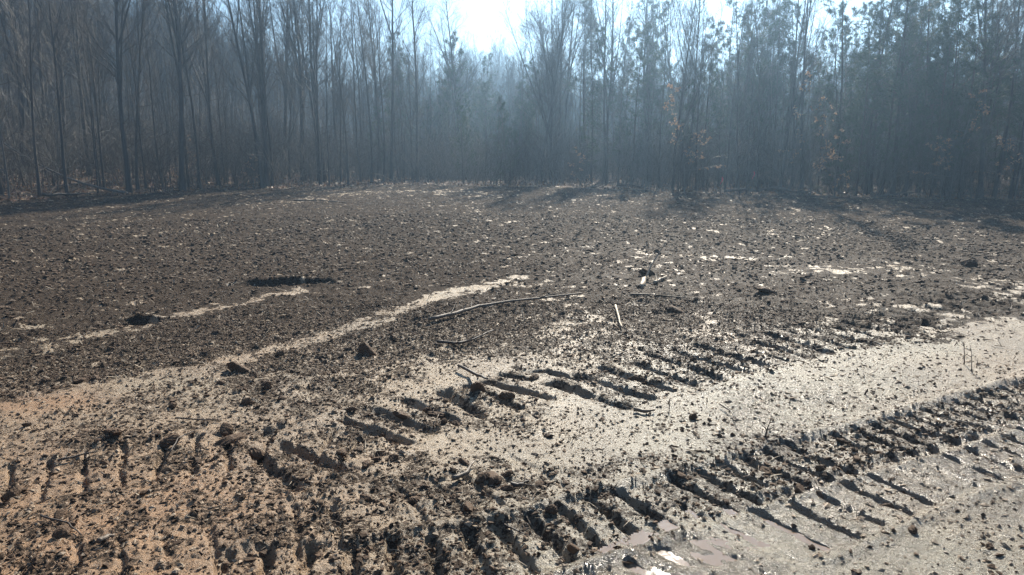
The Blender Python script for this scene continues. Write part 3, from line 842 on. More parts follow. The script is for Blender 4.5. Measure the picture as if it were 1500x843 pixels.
# trees one can point to along the edge: column at the base, set back, kind, variant, scale, turn, tilt, label
KEY = [
    (12, 0.8, 'slim', 2, 1.0, None, (0, -.03), 'slender tree at the far left end of the clearing edge'),
    (58, 1.0, 'tall', 2, 1.0, None, (0, -.05), 'dark straight trunk near the left frame edge, leaning slightly left'),
    (98, 0.5, 'tall', 0, 0.85, None, (0, -.04), 'bare tree just left of the foot of the leaning pale log'),
    (84, 2.0, 'slim', 1, 1.2, None, (0, -.10), 'pale thin pole tree leaning left behind the leaning log'),
    (190, 0.5, 'tall', 1, 0.9, 1.0, (0, -.02), 'thick dark bare tree standing beside the foot of the leaning pale log'),
    (214, 1.4, 'tall', 4, 1.0, None, (0, .0), 'thin bare tree just right of the thick one beside the leaning log'),
    (240, 2.2, 'slim', 4, 1.1, None, (0, .02), 'slender dark pole tree between the leaning log and the tan leafy sprig'),
    (292, 0.8, 'tall', 3, 0.95, None, (0, -.03), 'bare tree with pale streaked trunk left of the big multi stemmed tree'),
    (330, 3.0, 'tall', 4, 0.95, None, (0, 0), 'bare tree set back left of the big multi stemmed tree'),
    (387, 0.5, 'clump', 0, 1.0, 0.6, (0, -.02), 'big dark tree of several trunks rising from one base at the left of the edge'),
    (425, 5.0, 'vee', 1, 0.85, 2.0, (0, .1), 'crooked bare tree bending right behind the multi stemmed tree'),
    (470, 1.4, 'tall', 0, 1.0, None, (0, .0), 'first bare tree right of the multi stemmed tree'),
    (500, 3.5, 'tall', 4, 1.1, None, (0, 0), 'thin straight tree a little right of the multi stemmed tree'),
    (545, 2.5, 'tall', 2, 1.1, None, (0, 0), 'straight bare tree midway between the multi stemmed tree and the sky gap'),
    (573, 4.0, 'tall', 3, 1.1, None, (0, 0), 'tall straight bare tree left of the feathery pine by the sky gap'),
    (592, 9.0, 'pine', 1, 0.85, None, (0, 0), 'blue green pine with tufted crown left of the sky gap'),
    (612, 3.0, 'tall', 0, 1.0, 0.4, (0, .01), 'fine twigged bare tree bordering the sky gap on its left'),
    (672, 12.0, 'small_pine', 2, 1.02, 0.5, (0, 0), 'lone pointed young pine standing up into the sky gap'),
    (728, 22.0, 'slim', 0, 1.0, None, (0, 0), 'small round topped bare tree low in the middle of the sky gap'),
    (792, 4.0, 'vee', 1, 0.95, 2.5, (0, -.05), 'forked bare tree on the right side of the sky gap, leaning left'),
    (806, 7.0, 'vee', 0, 0.86, 0.3, (0, .02), 'broad vase shaped bare tree spreading against the bright sky'),
    (850, 3.0, 'slim', 2, 1.2, None, (0, 0), 'thin bare tree right of the vase shaped tree'),
    (866, 5.0, 'tall', 0, 0.9, None, (0, 0), 'tall fine twigged tree between the vase shaped tree and the hazy pines'),
    (905, 4.0, 'tall', 4, 1.0, None, (0, .02), 'thin straight trunk between the two hazy pines'),
    (948, 5.5, 'pine', 1, 0.95, None, (0, 0), 'sparse pine right of the round headed pine in the glow'),
    (965, 3.0, 'slim', 4, 1.1, None, (0, .03), 'thin pole tree right of the round headed pine in the glow'),
    (1030, 5.0, 'pine', 1, 0.95, None, (0, .02), 'thin crowned pine behind the small pink flag'),
    (1078, 6.0, 'pine', 0, 0.9, None, (0, .02), 'pale hazy pine behind the taller pink flag'),
    (1128, 5.0, 'pine', 1, 1.0, None, (0, .03), 'slender pine between the leaning trunks at right of the glow'),
    (1160, 6.0, 'pine', 0, 0.9, None, (0, .03), 'pine behind the darkest leaning trunk'),
    (888, 4.5, 'pine', 3, 0.85, None, (0, 0), 'hazy pine left of the round headed pine in the bright glow'),
    (925, 5.0, 'pine', 0, 0.82, None, (0, 0), 'round headed hazy pine in the brightest part of the sky'),
    (985, 2.0, 'vee', 1, 1.0, 1.0, (0, .02), 'fine branched bare tree in the glow left of the pine stand'),
    (1005, 4.0, 'tall', 3, 1.0, None, (0, .04), 'bare tree leaning right beside the tan leafed sapling'),
    (1062, 2.0, 'tall', 4, 0.95, None, (0, .06), 'thin dark tree leaning right near the small pink flag'),
    (1085, 1.5, 'slim', 4, 1.1, None, (0, .07), 'thin pole tree leaning right beside the long pink flag'),
    (1110, 3.0, 'tall', 4, 1.0, None, (0, .05), 'thin trunk leaning right of the long pink flag'),
    (1142, 0.9, 'tall', 2, 1.0, None, (0, .05), 'dark bare trunk leaning right left of the dense pines'),
    (1174, 0.8, 'tall', 0, 1.0, None, (0, .07), 'darkest leaning trunk left of the dense pines, beside tan leaves'),
    (1225, 3.5, 'pine', 0, 1.0, None, (0, .01), 'leftmost tall pine of the dense dark stand at right'),
    (1268, 2.0, 'pine', 3, 1.05, None, (0, .0), 'low branched dark pine in the middle of the right stand'),
    (1308, 1.2, 'pine', 2, 1.05, None, (0, .0), 'biggest dark pine of the right stand, crown past the frame top'),
    (1345, 3.0, 'pine', 0, 1.0, None, (0, .01), 'dark pine just right of the biggest one'),
    (1382, 1.5, 'pine', 1, 1.0, None, (0, .05), 'open crowned pine with sky showing through at the right'),
    (1436, 0.8, 'tall', 1, 0.95, 2.2, (0, .05), 'thick dark trunk leaning right near the right frame edge'),
    (1456, 1.6, 'tall', 3, 1.1, None, (0, .05), 'thinner trunk close behind the thick one near the right frame edge'),
    (1480, 1.0, 'tall', 2, 1.1, None, (0, .06), 'rightmost dark trunk at the clearing edge'),
]
for (u, bk, kd, var, s, rz, tl, lb) in KEY:
    x, y = on_edge(u, bk)
    s *= 0.78 if u > 820 else 1.0 if 560 < u < 820 else 0.86
    plant(kd, x, y, var, s, rz, tl, lb)
# tan leaved saplings
for (u, bk, var, s, lb) in [(1002, 0.8, 0, 1.0, 'sapling with hanging tan leaves left of the small pink flag'),
                            (1188, 1.2, 2, 0.95, 'tall sapling of dry orange tan leaves beside the darkest leaning trunk'),
                            (1392, 1.5, 0, 0.9, 'sapling with a few rusty leaves under the open crowned pine'),
                            (1488, 1.6, 0, 0.9, 'leafy tan sapling at the right frame edge'),
                            (1222, 1.0, 1, 0.9, 'low tan leafed sapling at the foot of the dense pines'),
                            (850, 1.2, 1, 0.65, 'tiny sapling with pale tan leaves in the middle of the edge'),
                            (276, 3.6, 1, 0.8, 'low sapling with orange leaves in the woods left of the multi stemmed tree'),
                            (372, 1.2, 1, 0.55, 'bright orange leafed sprig at the base of the multi stemmed tree')]:
    x, y = on_edge(u, bk * 0.3 - 0.2 if bk < 2 else bk)
    plant('beech', x, y, var, s * 1.1, None, (0, 0), lb)

# the rest of the wood's front, one by one
LBL = {
 'tall': ('bare grey forest tree, %s', 'tall bare trees in the wood'),
 'slim': ('leafless pole tree, %s', 'thin young trees in the wood'),
 'pine': ('green pine, %s', 'pines in the wood'),
 'small_pine': ('young pine, %s', 'young pines under the taller trees'),
 'vee': ('forked leafless tree, %s', 'forked trees in the wood')}
def zone(az, rb):
    d = math.degrees(az)
    z_ = ('left of the leaning log' if d < -29.5 else 'between leaning log and multi stemmed tree' if d < -19.5
          else 'just right of the multi stemmed tree' if d < -12 else 'left of the sky gap' if d < -5 else 'below the sky gap' if d < 2
          else 'round the vase shaped tree' if d < 9 else 'left of the pink flags' if d < 15 else 'right of the pink flags' if d < 22
          else 'in the dark pine stand' if d < 29 else 'near the right frame edge')
    return ('front rank, ' if rb < 4.5 else 'set well back, ' if rb > 9.5 else 'few metres in, ') + z_
placed = []
def try_place(n, kinds, azr, back, smin=0.85, smax=1.15, gap=0.7):
    c = 0; tries = 0
    while c < n and tries < n * 30:
        tries += 1
        az = R(random.uniform(*azr)); rb = random.uniform(*back)
        r = float(edge_r(np.array([az]))[0]) + rb
        x, y = r * math.sin(az), r * math.cos(az)
        if any((x - a) ** 2 + (y - b_) ** 2 < gap * gap for a, b_ in placed):
            continue
        placed.append((x, y)); c += 1
        k = random.choices([q[0] for q in kinds], [q[1] for q in kinds])[0]
        lb, g = LBL[k]
        vr = random.randrange(len(PR[k])); ss_ = random.uniform(smin, smax)
        adj = {'tall': ('forking', 'stout', 'slim', 'straight', 'very slim', 'stoutest'), 'slim': ('dark', 'pale', 'tall pale', 'short pale', 'tall dark'), 'pine': ('open', 'narrow', 'large', 'low branched'), 'small_pine': ('cone shaped', 'low', 'slender')}.get(k, ('',) * 9)[vr]
        lb = adj + ' ' + lb
        plant(k, x, y, vr, ss_ * (0.72 if az > 0.03 else 0.84), None, (random.gauss(0, .02), random.gauss(0, .03)), lb % zone(az, rb), g)
try_place(96, (('tall', 4), ('slim', 7)), (-37, -9), (0.4, 15))
try_place(22, (('tall', 1), ('slim', 7), ('small_pine', 1.5)), (-11, -4.2), (0.8, 15), 0.6, 0.95)
try_place(26, (('slim', 5), ('small_pine', 3)), (-4.2, 2.0), (1.0, 17), 0.4, 0.62)
try_place(26, (('slim', 6), ('tall', 1), ('small_pine', 1.5)), (2.0, 14), (0.8, 16), 0.55, 0.85)
try_place(58, (('slim', 5), ('tall', 2), ('pine', 1.0), ('small_pine', 1.0)), (13, 24), (0.8, 14), 0.75, 1.0)
try_place(40, (('pine', 3), ('small_pine', 2), ('slim', 1)), (16, 37), (5, 16), 0.9, 1.15)
try_place(44, (('pine', 2.2), ('slim', 3), ('tall', 2)), (3, 20), (4, 20), 1.1, 1.45)
try_place(16, (('slim', 2), ('small_pine', 2)), (-4, 3), (12, 30), 1.0, 1.3)
try_place(14, (('slim', 3), ('tall', 1)), (-10, -3), (4, 20), 0.9, 1.15)
try_place(56, (('slim', 3), ('tall', 1.2), ('pine', 5), ('small_pine', 3)), (22, 37), (0.8, 14), 0.8, 1.05)

# ------------------------------------------------------------------ instancer for what nobody could count
def join_proto(name, meshes, dec=1):
    vs = []; me = bpy.data.meshes.new(name)
    faces = []; mats = []; mi = []; off = 0
    for m in meshes:
        v = np.empty(len(m.vertices) * 3, np.float32); m.vertices.foreach_get('co', v); v = v.reshape(-1, 3)
        vs.append(v)
        k = m.polygons[0].loop_total
        li = np.empty(len(m.loops), np.int32); m.loops.foreach_get('vertex_index', li)
        if m.materials[0] not in mats:
            mats.append(m.materials[0])
        faces += [tuple(q) for q in (li.reshape(-1, k) + off).tolist()]
        mi += [mats.index(m.materials[0])] * (len(li) // k)
        off += len(v)
    me.from_pydata(np.concatenate(vs).tolist(), [], faces)
    for m in mats:
        me.materials.append(m)
    me.polygons.foreach_set('material_index', np.array(mi, np.int32))
    me.update()
    return bpy.data.objects.new(name, me)

def scatter(name, pts, rot, scl, idx, protos, **props):
    me = bpy.data.meshes.new(name)
    me.vertices.add(len(pts)); me.vertices.foreach_set('co', np.asarray(pts, np.float32).ravel())
    a = me.attributes.new('rot', 'FLOAT_VECTOR', 'POINT'); a.data.foreach_set('vector', np.asarray(rot, np.float32).ravel())
    a = me.attributes.new('scl', 'FLOAT', 'POINT'); a.data.foreach_set('value', np.asarray(scl, np.float32))
    a = me.attributes.new('idx', 'INT', 'POINT'); a.data.foreach_set('value', np.asarray(idx, np.int32))
    o = link(name, me, **props)
    g = bpy.data.node_groups.new(name + ' nodes', 'GeometryNodeTree')
    g.interface.new_socket('Geometry', in_out='INPUT', socket_type='NodeSocketGeometry')
    g.interface.new_socket('Geometry', in_out='OUTPUT', socket_type='NodeSocketGeometry')
    gi = g.nodes.new('NodeGroupInput'); go = g.nodes.new('NodeGroupOutput'); jn_ = g.nodes.new('GeometryNodeJoinGeometry')
    g.links.new(jn_.outputs[0], go.inputs[0])
    def named(nm, t):
        x = g.nodes.new('GeometryNodeInputNamedAttribute'); x.data_type = t; x.inputs[0].default_value = nm
        return next(s for s in x.outputs if s.enabled and s.name == 'Attribute')
    ra, sa, ia = named('rot', 'FLOAT_VECTOR'), named('scl', 'FLOAT'), named('idx', 'INT')
    for k, p in enumerate(protos):
        oi = g.nodes.new('GeometryNodeObjectInfo'); oi.inputs['Object'].default_value = p
        eq = g.nodes.new('FunctionNodeCompare'); eq.data_type = 'INT'; eq.operation = 'EQUAL'
        ins = [s for s in eq.inputs if s.enabled]
        g.links.new(ia, ins[0]); ins[1].default_value = k
        ip = g.nodes.new('GeometryNodeInstanceOnPoints')
        g.links.new(gi.outputs[0], ip.inputs['Points'])
        g.links.new(eq.outputs[0], ip.inputs['Selection'])
        g.links.new(oi.outputs['Geometry'], ip.inputs['Instance'])
        g.links.new(ra, ip.inputs['Rotation']); g.links.new(sa, ip.inputs['Scale'])
        g.links.new(ip.outputs[0], jn_.inputs[0])
    md = o.modifiers.new('scatter', 'NODES'); md.node_group = g
    return o

P_T = [join_proto('far_bare_tree', PR['tall'][k]) for k in (0, 2, 3, 4)] + [join_proto('far_slim_tree', PR['slim'][k]) for k in (0, 2)]
P_P = [join_proto('far_pine', PR['pine'][k]) for k in (0, 1)] + [join_proto('far_small_pine', PR['small_pine'][k]) for k in (0, 2)]
def brush_proto(seed):
    rg = np.random.default_rng(seed); T = Tubes()
    for _ in range(16):
        p = np.array([rg.normal(0, .45), rg.normal(0, .45), -0.05])
        branch(T, p, (rg.normal(0, .25), rg.normal(0, .25), 1), rg.uniform(0.7, 2.3), 0.009, 0, rg, 0.6, 0.02, (5, 2, 0), wob=0.09, tmin=0.25)
    o = bpy.data.objects.new('brush', T.mesh('brush', M_PALE_BARK if seed % 2 else M_BARK)); return o
P_B = [brush_proto(k) for k in (700, 701, 702, 703)]

def wood(name, n, azr, back, protos, wts, smin, smax, label, tiltv=0.03, power=1.5):
    az = np.radians(rng.uniform(azr[0], azr[1], n)); er = edge_r(az)
    u = rng.uniform(0, 1, n)
    r = er + (back[0] ** power + u * (back[1] ** power - back[0] ** power)) ** (1 / power)
    x = r * np.sin(az); y = r * np.cos(az)
    z = land(x, y, False)['z']
    rot = np.stack([rng.normal(0, tiltv, n), rng.normal(0, tiltv, n), rng.uniform(0, 6.28, n)], 1)
    idx = rng.choice(len(protos), n, p=np.array(wts) / sum(wts))
    s = rng.uniform(smin, smax, n) if not callable(smax) else smax(az, r)
    return scatter(name, np.stack([x, y, z - 0.05], 1), rot, s, idx, protos, kind='stuff', label=label)
wood('far_left_woodland', 1500, (-40, -7), (13, 95), P_T, (2, 2, 2, 2, 2, 2), 0, lambda az, r: np.interp(np.degrees(az), (-22, -7), (0.95, 0.55)) * rng.uniform(0.75, 1.05, len(az)), 'mass of bare trees climbing the hill behind the left of the clearing')
wood('far_middle_woodland', 800, (-9, 3.5), (14, 110), P_T + P_P, (1, 1, 1, 1, 2, 2, .3, .4, 3, 3), 0, lambda az, r: (2.0 + 0.094 * r) / 8.5 * rng.uniform(0.65, 1.05, len(az)), 'hazy low mixed woodland in the middle distance under the sky gap')
wood('far_right_woodland', 1300, (3, 40), (14, 120), P_T + P_P, (1.2, 1.2, 1.2, 1.2, 2, 2, .8, .8, 3, 3), 0, lambda az, r: (1.9 + 0.085 * r) / 8.5 * rng.uniform(0.65, 1.05, len(az)), 'hazy mixed woodland far behind the right of the clearing')
wood('distant_treeline', 1100, (-12, 40), (100, 190), P_T + P_P, (1, 1, 1, 1, 1, 1, 2, 2, 2, 2), 1.0, 1.35, 'far ridge of trees fading into haze')
wood('undergrowth_brush', 2500, (-38, 38), (0.3, 45), P_B, (1, 1, 1, 1), 0.6, 1.25, 'tangled leafless brush and sapling shoots under the trees', 0.15, 1.3)

# leaves lying on the slope at the left
n_ = 26000
az = np.radians(rng.uniform(-37, 36, n_)); keepl = rng.uniform(0, 1, n_) < np.where(az < R(-8), 1, 0.3); az = az[keepl]
r = edge_r(az) + 0.2 + 26 * rng.uniform(0, 1, len(az)) ** 1.4
x = r * np.sin(az); y = r * np.cos(az); z = land(x, y, False)['z'] + 0.03
c0 = np.stack([x, y, z], 1)
d1 = rng.normal(0, 1, (len(x), 3)) * [1, 1, 0.6]; d1 /= np.linalg.norm(d1, axis=1)[:, None]
d2 = np.cross(d1, rng.normal(0, 1, (len(x), 3)) * [.5, .5, 1]); d2 /= np.linalg.norm(d2, axis=1)[:, None]
s_ = rng.uniform(0.04, 0.085, (len(x), 1))
LV = np.stack([c0 - d1 * s_, c0 - d2 * s_ * .5, c0 + d1 * s_, c0 + d2 * s_ * .5], 1).reshape(-1, 3)
link('leaf_litter', mesh_np('leaf_litter', LV, np.arange(len(LV)).reshape(-1, 4), M_LITTER), kind='stuff', label='dry brown leaves lying over the forest floor', category='leaves')

# ------------------------------------------------------------------ sticks, branches, clods one can point to
def gz(x, y):
    return float(ground_z(x, y)[0])

def stick(name, px, rad, m, label, cat, lift=0.01, side=0, group=None, ends=None, k=6):
    """a branch lying on the ground along photo points"""
    P_ = np.array([at(*p) for p in px])
    q = []
    for i_ in range(len(P_) - 1):
        for t in np.linspace(0, 1, 4)[:-1]:
            q.append(P_[i_] * (1 - t) + P_[i_ + 1] * t)
    q.append(P_[-1]); q = np.array(q)
    Z = ground_z(q[:, 0], q[:, 1]); Z = np.convolve(np.pad(Z, 2, mode='edge'), np.ones(5) / 5, 'valid') + lift + rad * 0.6
    if ends:
        Z = Z + np.linspace(ends[0], ends[1], len(Z))
    q = q + rng.normal(0, rad * 0.25, q.shape)
    pts = np.stack([q[:, 0], q[:, 1], Z], 1)
    T = Tubes(); n = len(pts)
    T.add(pts, rad * np.linspace(1, 0.45, n) * rng.uniform(0.85, 1.15, n), k, cap=True)
    for _ in range(side):
        a = rng.integers(1, n - 1)
        dd = perp_dir(pts[a] - pts[a - 1], rng.uniform(.6, 1.0), rng.uniform(0, 6.28)); dd[2] = abs(dd[2]) * 0.5
        ln = rng.uniform(2.5, 9) * rad * 2
        T.add(walk(pts[a], dd, ln, 3, .15, 0, np.random.default_rng(int(a))), np.linspace(rad * .45, rad * .12, 4), 4)
    c = pts.mean(0)
    for v in T.v:
        v -= c
    o = link(name, T.mesh(name, m), label=label, category=cat)
    o.location = c
    if group:
        o['group'] = group
    return o

stick('long_branch', [(628, 480), (668, 470), (700, 457), (745, 447), (790, 441), (852, 434)], 0.018, M_STICK, 'long curved pale barked branch lying across the middle of the clearing', 'branch', 0.03, 5)
stick('root', [(640, 506), (672, 508), (698, 500), (722, 488)], 0.015, M_ROOT, 'short dark crooked root below the long curved branch', 'root', 0.02, 4)
stick('pale_wood_piece', [(938, 428), (943, 412), (947, 406)], 0.035, M_SPLIT, 'pale split piece of wood standing out on the dark mulch', 'wood piece', 0.01, 1)
stick('small_root', [(958, 415), (968, 411), (976, 408)], 0.018, M_SPLIT, 'small pale stick right of the split wood piece', 'stick', 0.01, 1)
stick('upright_stick', [(902, 452), (908, 478), (912, 485)], 0.012, M_SPLIT, 'thin pale crooked stick below the split wood piece', 'stick', 0.02, 1)
stick('dark_branch', [(924, 442), (960, 443), (1010, 446)], 0.013, M_ROOT, 'straight dark branch half buried right of the long curved one', 'branch', 0.01, 2)
stick('dark_stick', [(672, 542), (700, 560), (714, 570)], 0.012, M_ROOT, 'straight stick pointing at the largest upright clod', 'stick', 0.03, 0, ends=(0.0, 0.03))
stick('short_bent_stick', [(665, 708), (684, 697), (694, 683)], 0.013, M_STICK, 'short bent grey brown stick low in the middle of the near mud', 'stick', 0.015, 0, k=7)
stick('bark_strip', [(145, 800), (158, 793), (169, 788)], 0.013, M_STICK, 'short light stick on the orange mud at lower left', 'stick', 0.01, 0)
stick('thin_twig', [(258, 617), (300, 620), (325, 618)], 0.005, M_ROOT, 'thin forked twig above the left track marks', 'twig', 0.015, 2)
stick('thin_twig', [(85, 680), (115, 672), (145, 667)], 0.007, M_ROOT, 'thin dark twig lying across the left track marks', 'twig', 0.015, 1)
stick('thin_twig', [(250, 672), (262, 650), (300, 632)], 0.004, M_ROOT, 'fine curved twig over the left track marks', 'twig', 0.02, 1)
stick('thin_twig', [(60, 760), (100, 772), (120, 790)], 0.005, M_ROOT, 'fine twig on the orange mud at the lower left corner', 'twig', 0.012, 1)
stick('thin_twig', [(740, 766), (755, 776), (770, 786)], 0.005, M_ROOT, 'short thin twig across the nearest deep slots', 'twig', 0.02, 1)
stick('thin_twig', [(1055, 598), (1070, 608), (1078, 624)], 0.005, M_ROOT, 'thin bent twig on the smooth pale mud at right', 'twig', 0.02, 1)
stick('flat_stick', [(930, 605), (944, 608), (958, 606)], 0.014, M_STICK, 'flat curved bark piece on the smooth mud in the middle', 'bark', 0.01, 0)
stick('small_stick', [(748, 714), (762, 713), (775, 709)], 0.012, M_ROOT, 'stubby dark root piece right of the short bent stick', 'root', 0.01, 2)
stick('far_branch', [(430, 296), (470, 296), (510, 300)], 0.025, M_STICK, 'thin branch lying at the back of the clearing', 'branch', 0.02, 3)

def upright(px, hgt, rad, label, nb=3, sd=1, name='upright_twig'):
    """a twig sticking up out of the mud"""
    x, y = at(*px); z = gz(x, y) - 0.02
    rg = np.random.default_rng(sd); T = Tubes()
    p = walk((0, 0, 0), (rg.normal(0, .25), rg.normal(0, .25), 1), hgt, 5, .12, 0, rg)
    T.add(p, np.linspace(rad, rad * .3, 6), 4)
    for _ in range(nb):
        a = rg.integers(1, 5)
        T.add(walk(p[a], perp_dir(p[a] - p[a - 1], rg.uniform(.5, 1.2), rg.uniform(0, 6.28)), hgt * rg.uniform(.2, .5), 3, .2, 0, rg), np.linspace(rad * .6, rad * .2, 4), 3)
    o = link(name, T.mesh(name, M_ROOT), label=label, category='twig'); o.location = (x, y, z)
    return o
upright((1121, 640), 0.13, 0.006, 'dark twig standing upright above the deep right track', 4, 1)
upright((1266, 578), 0.07, 0.010, 'stubby upright twig on the smooth mud at right', 1, 2)
upright((894, 716), 0.08, 0.006, 'short upright twig at the end of the near slots', 1, 3)
upright((980, 600), 0.10, 0.004, 'branched upright twig on the smooth mud in the middle', 4, 4)
upright((838, 512), 0.13, 0.004, 'thin forked twig standing in the middle mud', 3, 5)
upright((1425, 548), 0.22, 0.005, 'long thin twig slanting up at the right side', 3, 6)
upright((1412, 535), 0.20, 0.006, 'second thin twig slanting up at the right side, left of the longer one', 2, 7)
upright((1220, 515), 0.08, 0.008, 'dark splintered twig tuft behind the mid right bars', 5, 8)

def ico2(seed, lv=3):
    v, f = IV.copy(), IF.copy()
    for _ in range(lv):
        vl = v.tolist(); cache = {}; nf = []
        def mid(a, b_):
            k = (min(a, b_), max(a, b_))
            if k not in cache:
                p = (np.array(vl[a]) + np.array(vl[b_])) / 2; p /= np.linalg.norm(p)
                cache[k] = len(vl); vl.append(p.tolist())
            return cache[k]
        for a, b_, c in f.tolist():
            ab, bc, ca = mid(a, b_), mid(b_, c), mid(c, a)
            nf += [(a, ab, ca), (b_, bc, ab), (c, ca, bc), (ab, bc, ca)]
        v = np.array(vl); f = np.array(nf)
    rg = np.random.default_rng(seed)
    o = rg.uniform(-50, 50, 3)
    nz = fbm(v[:, 0] * 1.4 + o[0] + v[:, 2], v[:, 1] * 1.4 + o[1] - v[:, 2] * .7, seed, 4, 0.65)
    n2_ = fbm(v[:, 0] * 5 + o[0] + v[:, 2] * 4, v[:, 1] * 5 - o[1] - v[:, 2] * 3, seed + 9, 3, 0.65)
    v = v * (0.45 + 0.95 * nz + 0.30 * n2_)[:, None]
    # a few flat broken faces
    for _ in range(4):
        d = rg.normal(0, 1, 3); d /= np.linalg.norm(d)
        h_ = v @ d; lim = rg.uniform(.5, .8)
        v = v - d[None] * np.maximum(h_ - lim, 0)[:, None] * .6
    return mesh_np('soil_clod', v, f, M_SOIL)
CL = [ico2(900 + k) for k in range(6)]
def clod(u, v, s, label, group=None, sz=(1, .8, .75), var=None, cat='soil clod'):
    x, y = at(u, v)
    o = link('soil_clod', CL[random.randrange(6) if var is None else var], label=label, category=cat)
    o.location = (x, y, gz(x, y) + s * sz[2] * .35)
    o.scale = (s * sz[0], s * sz[1], s * sz[2]); o.rotation_euler = (random.uniform(-.4, .4), random.uniform(-.4, .4), random.uniform(0, 6.28))
    if group:
        o['group'] = group
    return o
for a in [
    (700, 578, .062, 'largest upright soil clod standing in the middle of the near mud', (.8, .7, 1.0)),
    (742, 582, .045, 'clod just right of the largest upright one, with crumbs round it', (1.2, .8, .6)),
    (540, 520, .075, 'blocky dark clod below the left end of the long curved branch', (1, .9, .8)),
    (352, 541, .065, 'rounded dark clod on the left beside the smooth pressed strip', (1.3, .8, .6)),
    (248, 650, .05, 'dark wedge shaped clod between the left track marks', (1.2, .8, .6)),
    (331, 633, .04, 'reddish dark clod above the right part of the left track marks', (.9, .8, .9)),
    (372, 660, .045, 'dark clod at the right end of the left track marks', (1.1, .8, .8)),
    (340, 646, .055, 'long flat clod above the left track marks', (1.6, .7, .5)),
    (168, 644, .05, 'flat dark clod left of the wedge shaped one', (1.6, .8, .5)),
    (640, 604, .05, 'dark clod in the hollow left of the largest upright clod', (1.5, .8, .5)),
    (590, 608, .045, 'wide dark clod between two slots left of the largest upright clod', (1.4, .8, .5)),
    (705, 705, .032, 'dark clod with a shadow right of the short bent stick', (1.3, .8, .6)),
    (808, 749, .026, 'stone like clod at the head of the near slots', (1, .9, .9)),
    (840, 803, .023, 'small round clod on the near track bars', (1, .9, .9)),
    (935, 555, .06, 'pair forming dark clod left of the mid right bars', (1, .8, .9)),
    (1015, 614, .028, 'single small round clod alone on the smooth pale mud', (1, .9, .8)),
    (1172, 718, .029, 'dark clod between the two deep tracks above the puddle', (1.1, .9, .9)),
    (1200, 722, .020, 'smaller clod right of the one above the puddle', (1, .9, .9)),
    (1300, 735, .023, 'brown clod below the second rut at right', (1.3, .9, .7)),
    (1190, 800, .013, 'small stone alone on the smooth mud right of the puddle', (1.1, .9, .8)),
    (1338, 780, .022, 'small dark stone on the smooth mud at lower right', (1, .9, .8)),
    (1450, 802, .018, 'small dark stone nearest the lower right corner', (1.2, .8, .6)),
    (950, 402, .08, 'low dark mound shaped clod behind the split wood piece', (1.5, .8, .5)),
    (990, 458, .07, 'broad dark clod right of the half buried branch', (1.5, .8, .5)),
    (1120, 438, .075, 'broad dark clod heap at the middle right', (1.8, .8, .45)),
    (1418, 391, .08, 'dark clod standing out at the far right of the mulch', (1.2, .8, .6)),
    (1325, 405, .06, 'low dark clod left of the far right one', (1.5, .8, .5)),
    (20, 725, .032, 'dark clod at the left frame edge', (1.3, .8, .6)),
    (92, 785, .035, 'grey clod low on the orange mud', (1.2, .8, .7)),
]:
    clod(a[0], a[1], a[2], a[3], None, a[4])
for k in range(90):
    u = random.uniform(20, 1480); v = random.triangular(470, 830, 560)
    x, y = at(u, v)
    if float(land(np.array([x]), np.array([y]), False)['soil'][0]) < 0.42:
        continue
    clod(u, v, random.uniform(.016, .030) * (1 + .25 * math.hypot(x, y) / 5), 'fist sized dark soil clod among many alike on the churned mud', 'soil clods on the churned mud', (random.uniform(.9, 1.5), .85, random.uniform(.5, .85)))

# ------------------------------------------------------------------ leaning pale log, brush and flags at the edge
def pole(name, pts, r0, r1, m, label, cat, side=3, sd=1, k=7):
    rg = np.random.default_rng(sd); T = Tubes()
    pts = np.array(pts); T.add(pts, np.linspace(r0, r1, len(pts)), k, cap=True)
    for _ in range(side):
        a = rg.integers(1, len(pts) - 1)
        branch(T, pts[a], perp_dir(pts[a + 1] - pts[a], rg.uniform(.5, 1.0), rg.uniform(0, 6.28)), rg.uniform(.6, 1.6), r1 * .7, 1, rg, .6, .02, (3, 3, 0))
    c = pts[0].copy()
    for v in T.v:
        v -= c
    o = link(name, T.mesh(name, m), label=label, category=cat); o.location = c
    return o
a = np.array([*on_edge(187, 0.25), 0.0]); b_ = np.array([*on_edge(8, 3.0), 0.0])
a[2] = gz(a[0], a[1]) + 0.05; b_[2] = gz(b_[0], b_[1]) + 1.55
tt = np.linspace(0, 1, 9)[:, None]
P_ = a * (1 - tt) + b_ * tt; P_[:, 2] -= 0.30 * np.sin(tt[:, 0] * math.pi)
pole('fallen_tree', P_, 0.040, 0.022, M_PALE_BARK, 'pale thin fallen tree slanting down to the clearing edge at left', 'fallen tree', 4, 3)
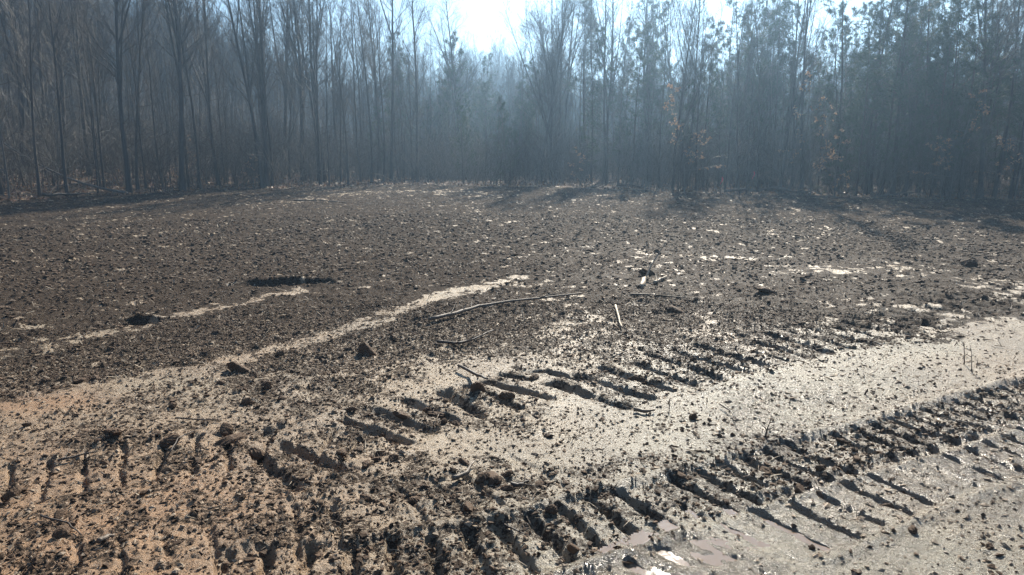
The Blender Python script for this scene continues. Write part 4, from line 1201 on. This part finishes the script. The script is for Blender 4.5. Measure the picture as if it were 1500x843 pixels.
for (u0, u1, bk0, bk1, z0, z1, rr, lb, sd_) in [
    (1062, 1150, 0.2, 0.5, .12, .18, .05, 'grey log lying along the clearing edge left of the leaning trunks', 5),
    (1120, 1205, 0.3, -0.1, .22, .10, .045, 'crooked dark log lying along the edge below the leaning trunks', 6),
    (865, 905, 0.2, 0.6, .05, .30, .025, 'thin pale branch arching over the edge in the middle', 7),
    (905, 960, 0.3, 0.3, .20, .10, .03, 'pale branch lying flat at the edge right of the arching one', 8),
    (1290, 1350, 0.2, 0.4, .10, .14, .035, 'branch lying at the foot of the dense pines', 9),
    (545, 590, 0.9, 0.5, .5, .05, .02, 'pale thin branch propped at the edge left of the sky gap', 10),
    (60, 130, 0.1, 0.3, .12, .1, .05, 'grey log lying at the edge near the left frame side', 11)]:
    a = np.array([*on_edge(u0, bk0), 0.0]); b_ = np.array([*on_edge(u1, bk1), 0.0])
    a[2] = gz(a[0], a[1]) + z0; b_[2] = gz(b_[0], b_[1]) + z1
    tt = np.linspace(0, 1, 7)[:, None]; P_ = a * (1 - tt) + b_ * tt; P_ = P_ + np.random.default_rng(sd_).normal(0, .03, P_.shape)
    pole('edge_log' if rr > .032 else 'edge_branch', P_, rr, rr * .5, M_STICK, lb, 'log' if rr > .032 else 'branch', 5, sd_, 6)

def flag(u, bk, h, ww, lb):
    x, y = on_edge(u, bk); z = gz(x, y)
    o = bpy.data.objects.new('marker_flag', None); COL.objects.link(o); o.location = (x, y, z)
    o['label'] = lb; o['category'] = 'marker flag'
    T = Tubes(); T.add([(0, 0, -.1), (0, 0, h * .5), (0, 0, h)], [.008, .008, .008], 6, cap=True)
    link('stake', T.mesh('stake', M_STICK), o)
    n = 7; v = []; f = []
    for k in range(n):
        t = k / (n - 1); q = ww * (1 - .3 * t); dx = .03 * math.sin(t * 5)
        for yy in (-.002, .002):
            v += [(dx - q * .5 + .01, yy + .02 * math.sin(t * 7), h - t * .24), (dx + q * .5 + .01, yy + .02 * math.sin(t * 7 + 1), h - t * .24)]
    for k in range(n - 1):
        a_ = k * 4
        f += [(a_, a_ + 1, a_ + 5, a_ + 4), (a_ + 2, a_ + 6, a_ + 7, a_ + 3), (a_, a_ + 4, a_ + 6, a_ + 2), (a_ + 1, a_ + 3, a_ + 7, a_ + 5)]
    me = bpy.data.meshes.new('ribbon'); me.from_pydata(v, [], f); me.materials.append(M_PINK)
    link('ribbon', me, o)
flag(1102, 0.1, 0.75, 0.035, 'taller narrow pink marker ribbon at the edge in front of the leaning trunks')
flag(1056, 0.3, 0.55, 0.05, 'smaller pink marker ribbon left of the taller narrow one')

# ------------------------------------------------------------------ haze volume, added also to approximate veiling flare from the lens
me = bpy.data.meshes.new('haze')
X0, X1, Y0, Y1, Z0, Z1 = -430, 430, -430, 430, -12.0, 40.0
me.from_pydata([(X0, Y0, Z0), (X1, Y0, Z0), (X1, Y1, Z0), (X0, Y1, Z0), (X0, Y0, Z1), (X1, Y0, Z1), (X1, Y1, Z1), (X0, Y1, Z1)], [],
               [(0, 3, 2, 1), (4, 5, 6, 7), (0, 1, 5, 4), (1, 2, 6, 5), (2, 3, 7, 6), (3, 0, 4, 7)])
hz = bpy.data.materials.new('haze'); hz.use_nodes = True
for q in list(hz.node_tree.nodes):
    hz.node_tree.nodes.remove(q)
ho = hz.node_tree.nodes.new('ShaderNodeOutputMaterial'); pv = hz.node_tree.nodes.new('ShaderNodeVolumePrincipled')
pv.inputs['Color'].default_value = (0.42, 0.68, 1.0, 1)
pv.inputs['Density'].default_value = 0.0036
pv.inputs['Anisotropy'].default_value = 0.70
hz.node_tree.links.new(pv.outputs[0], ho.inputs['Volume'])
me.materials.append(hz)
link('haze', me, kind='stuff', label='bluish haze, also standing in for veiling lens flare, filling the air over the clearing and woods')
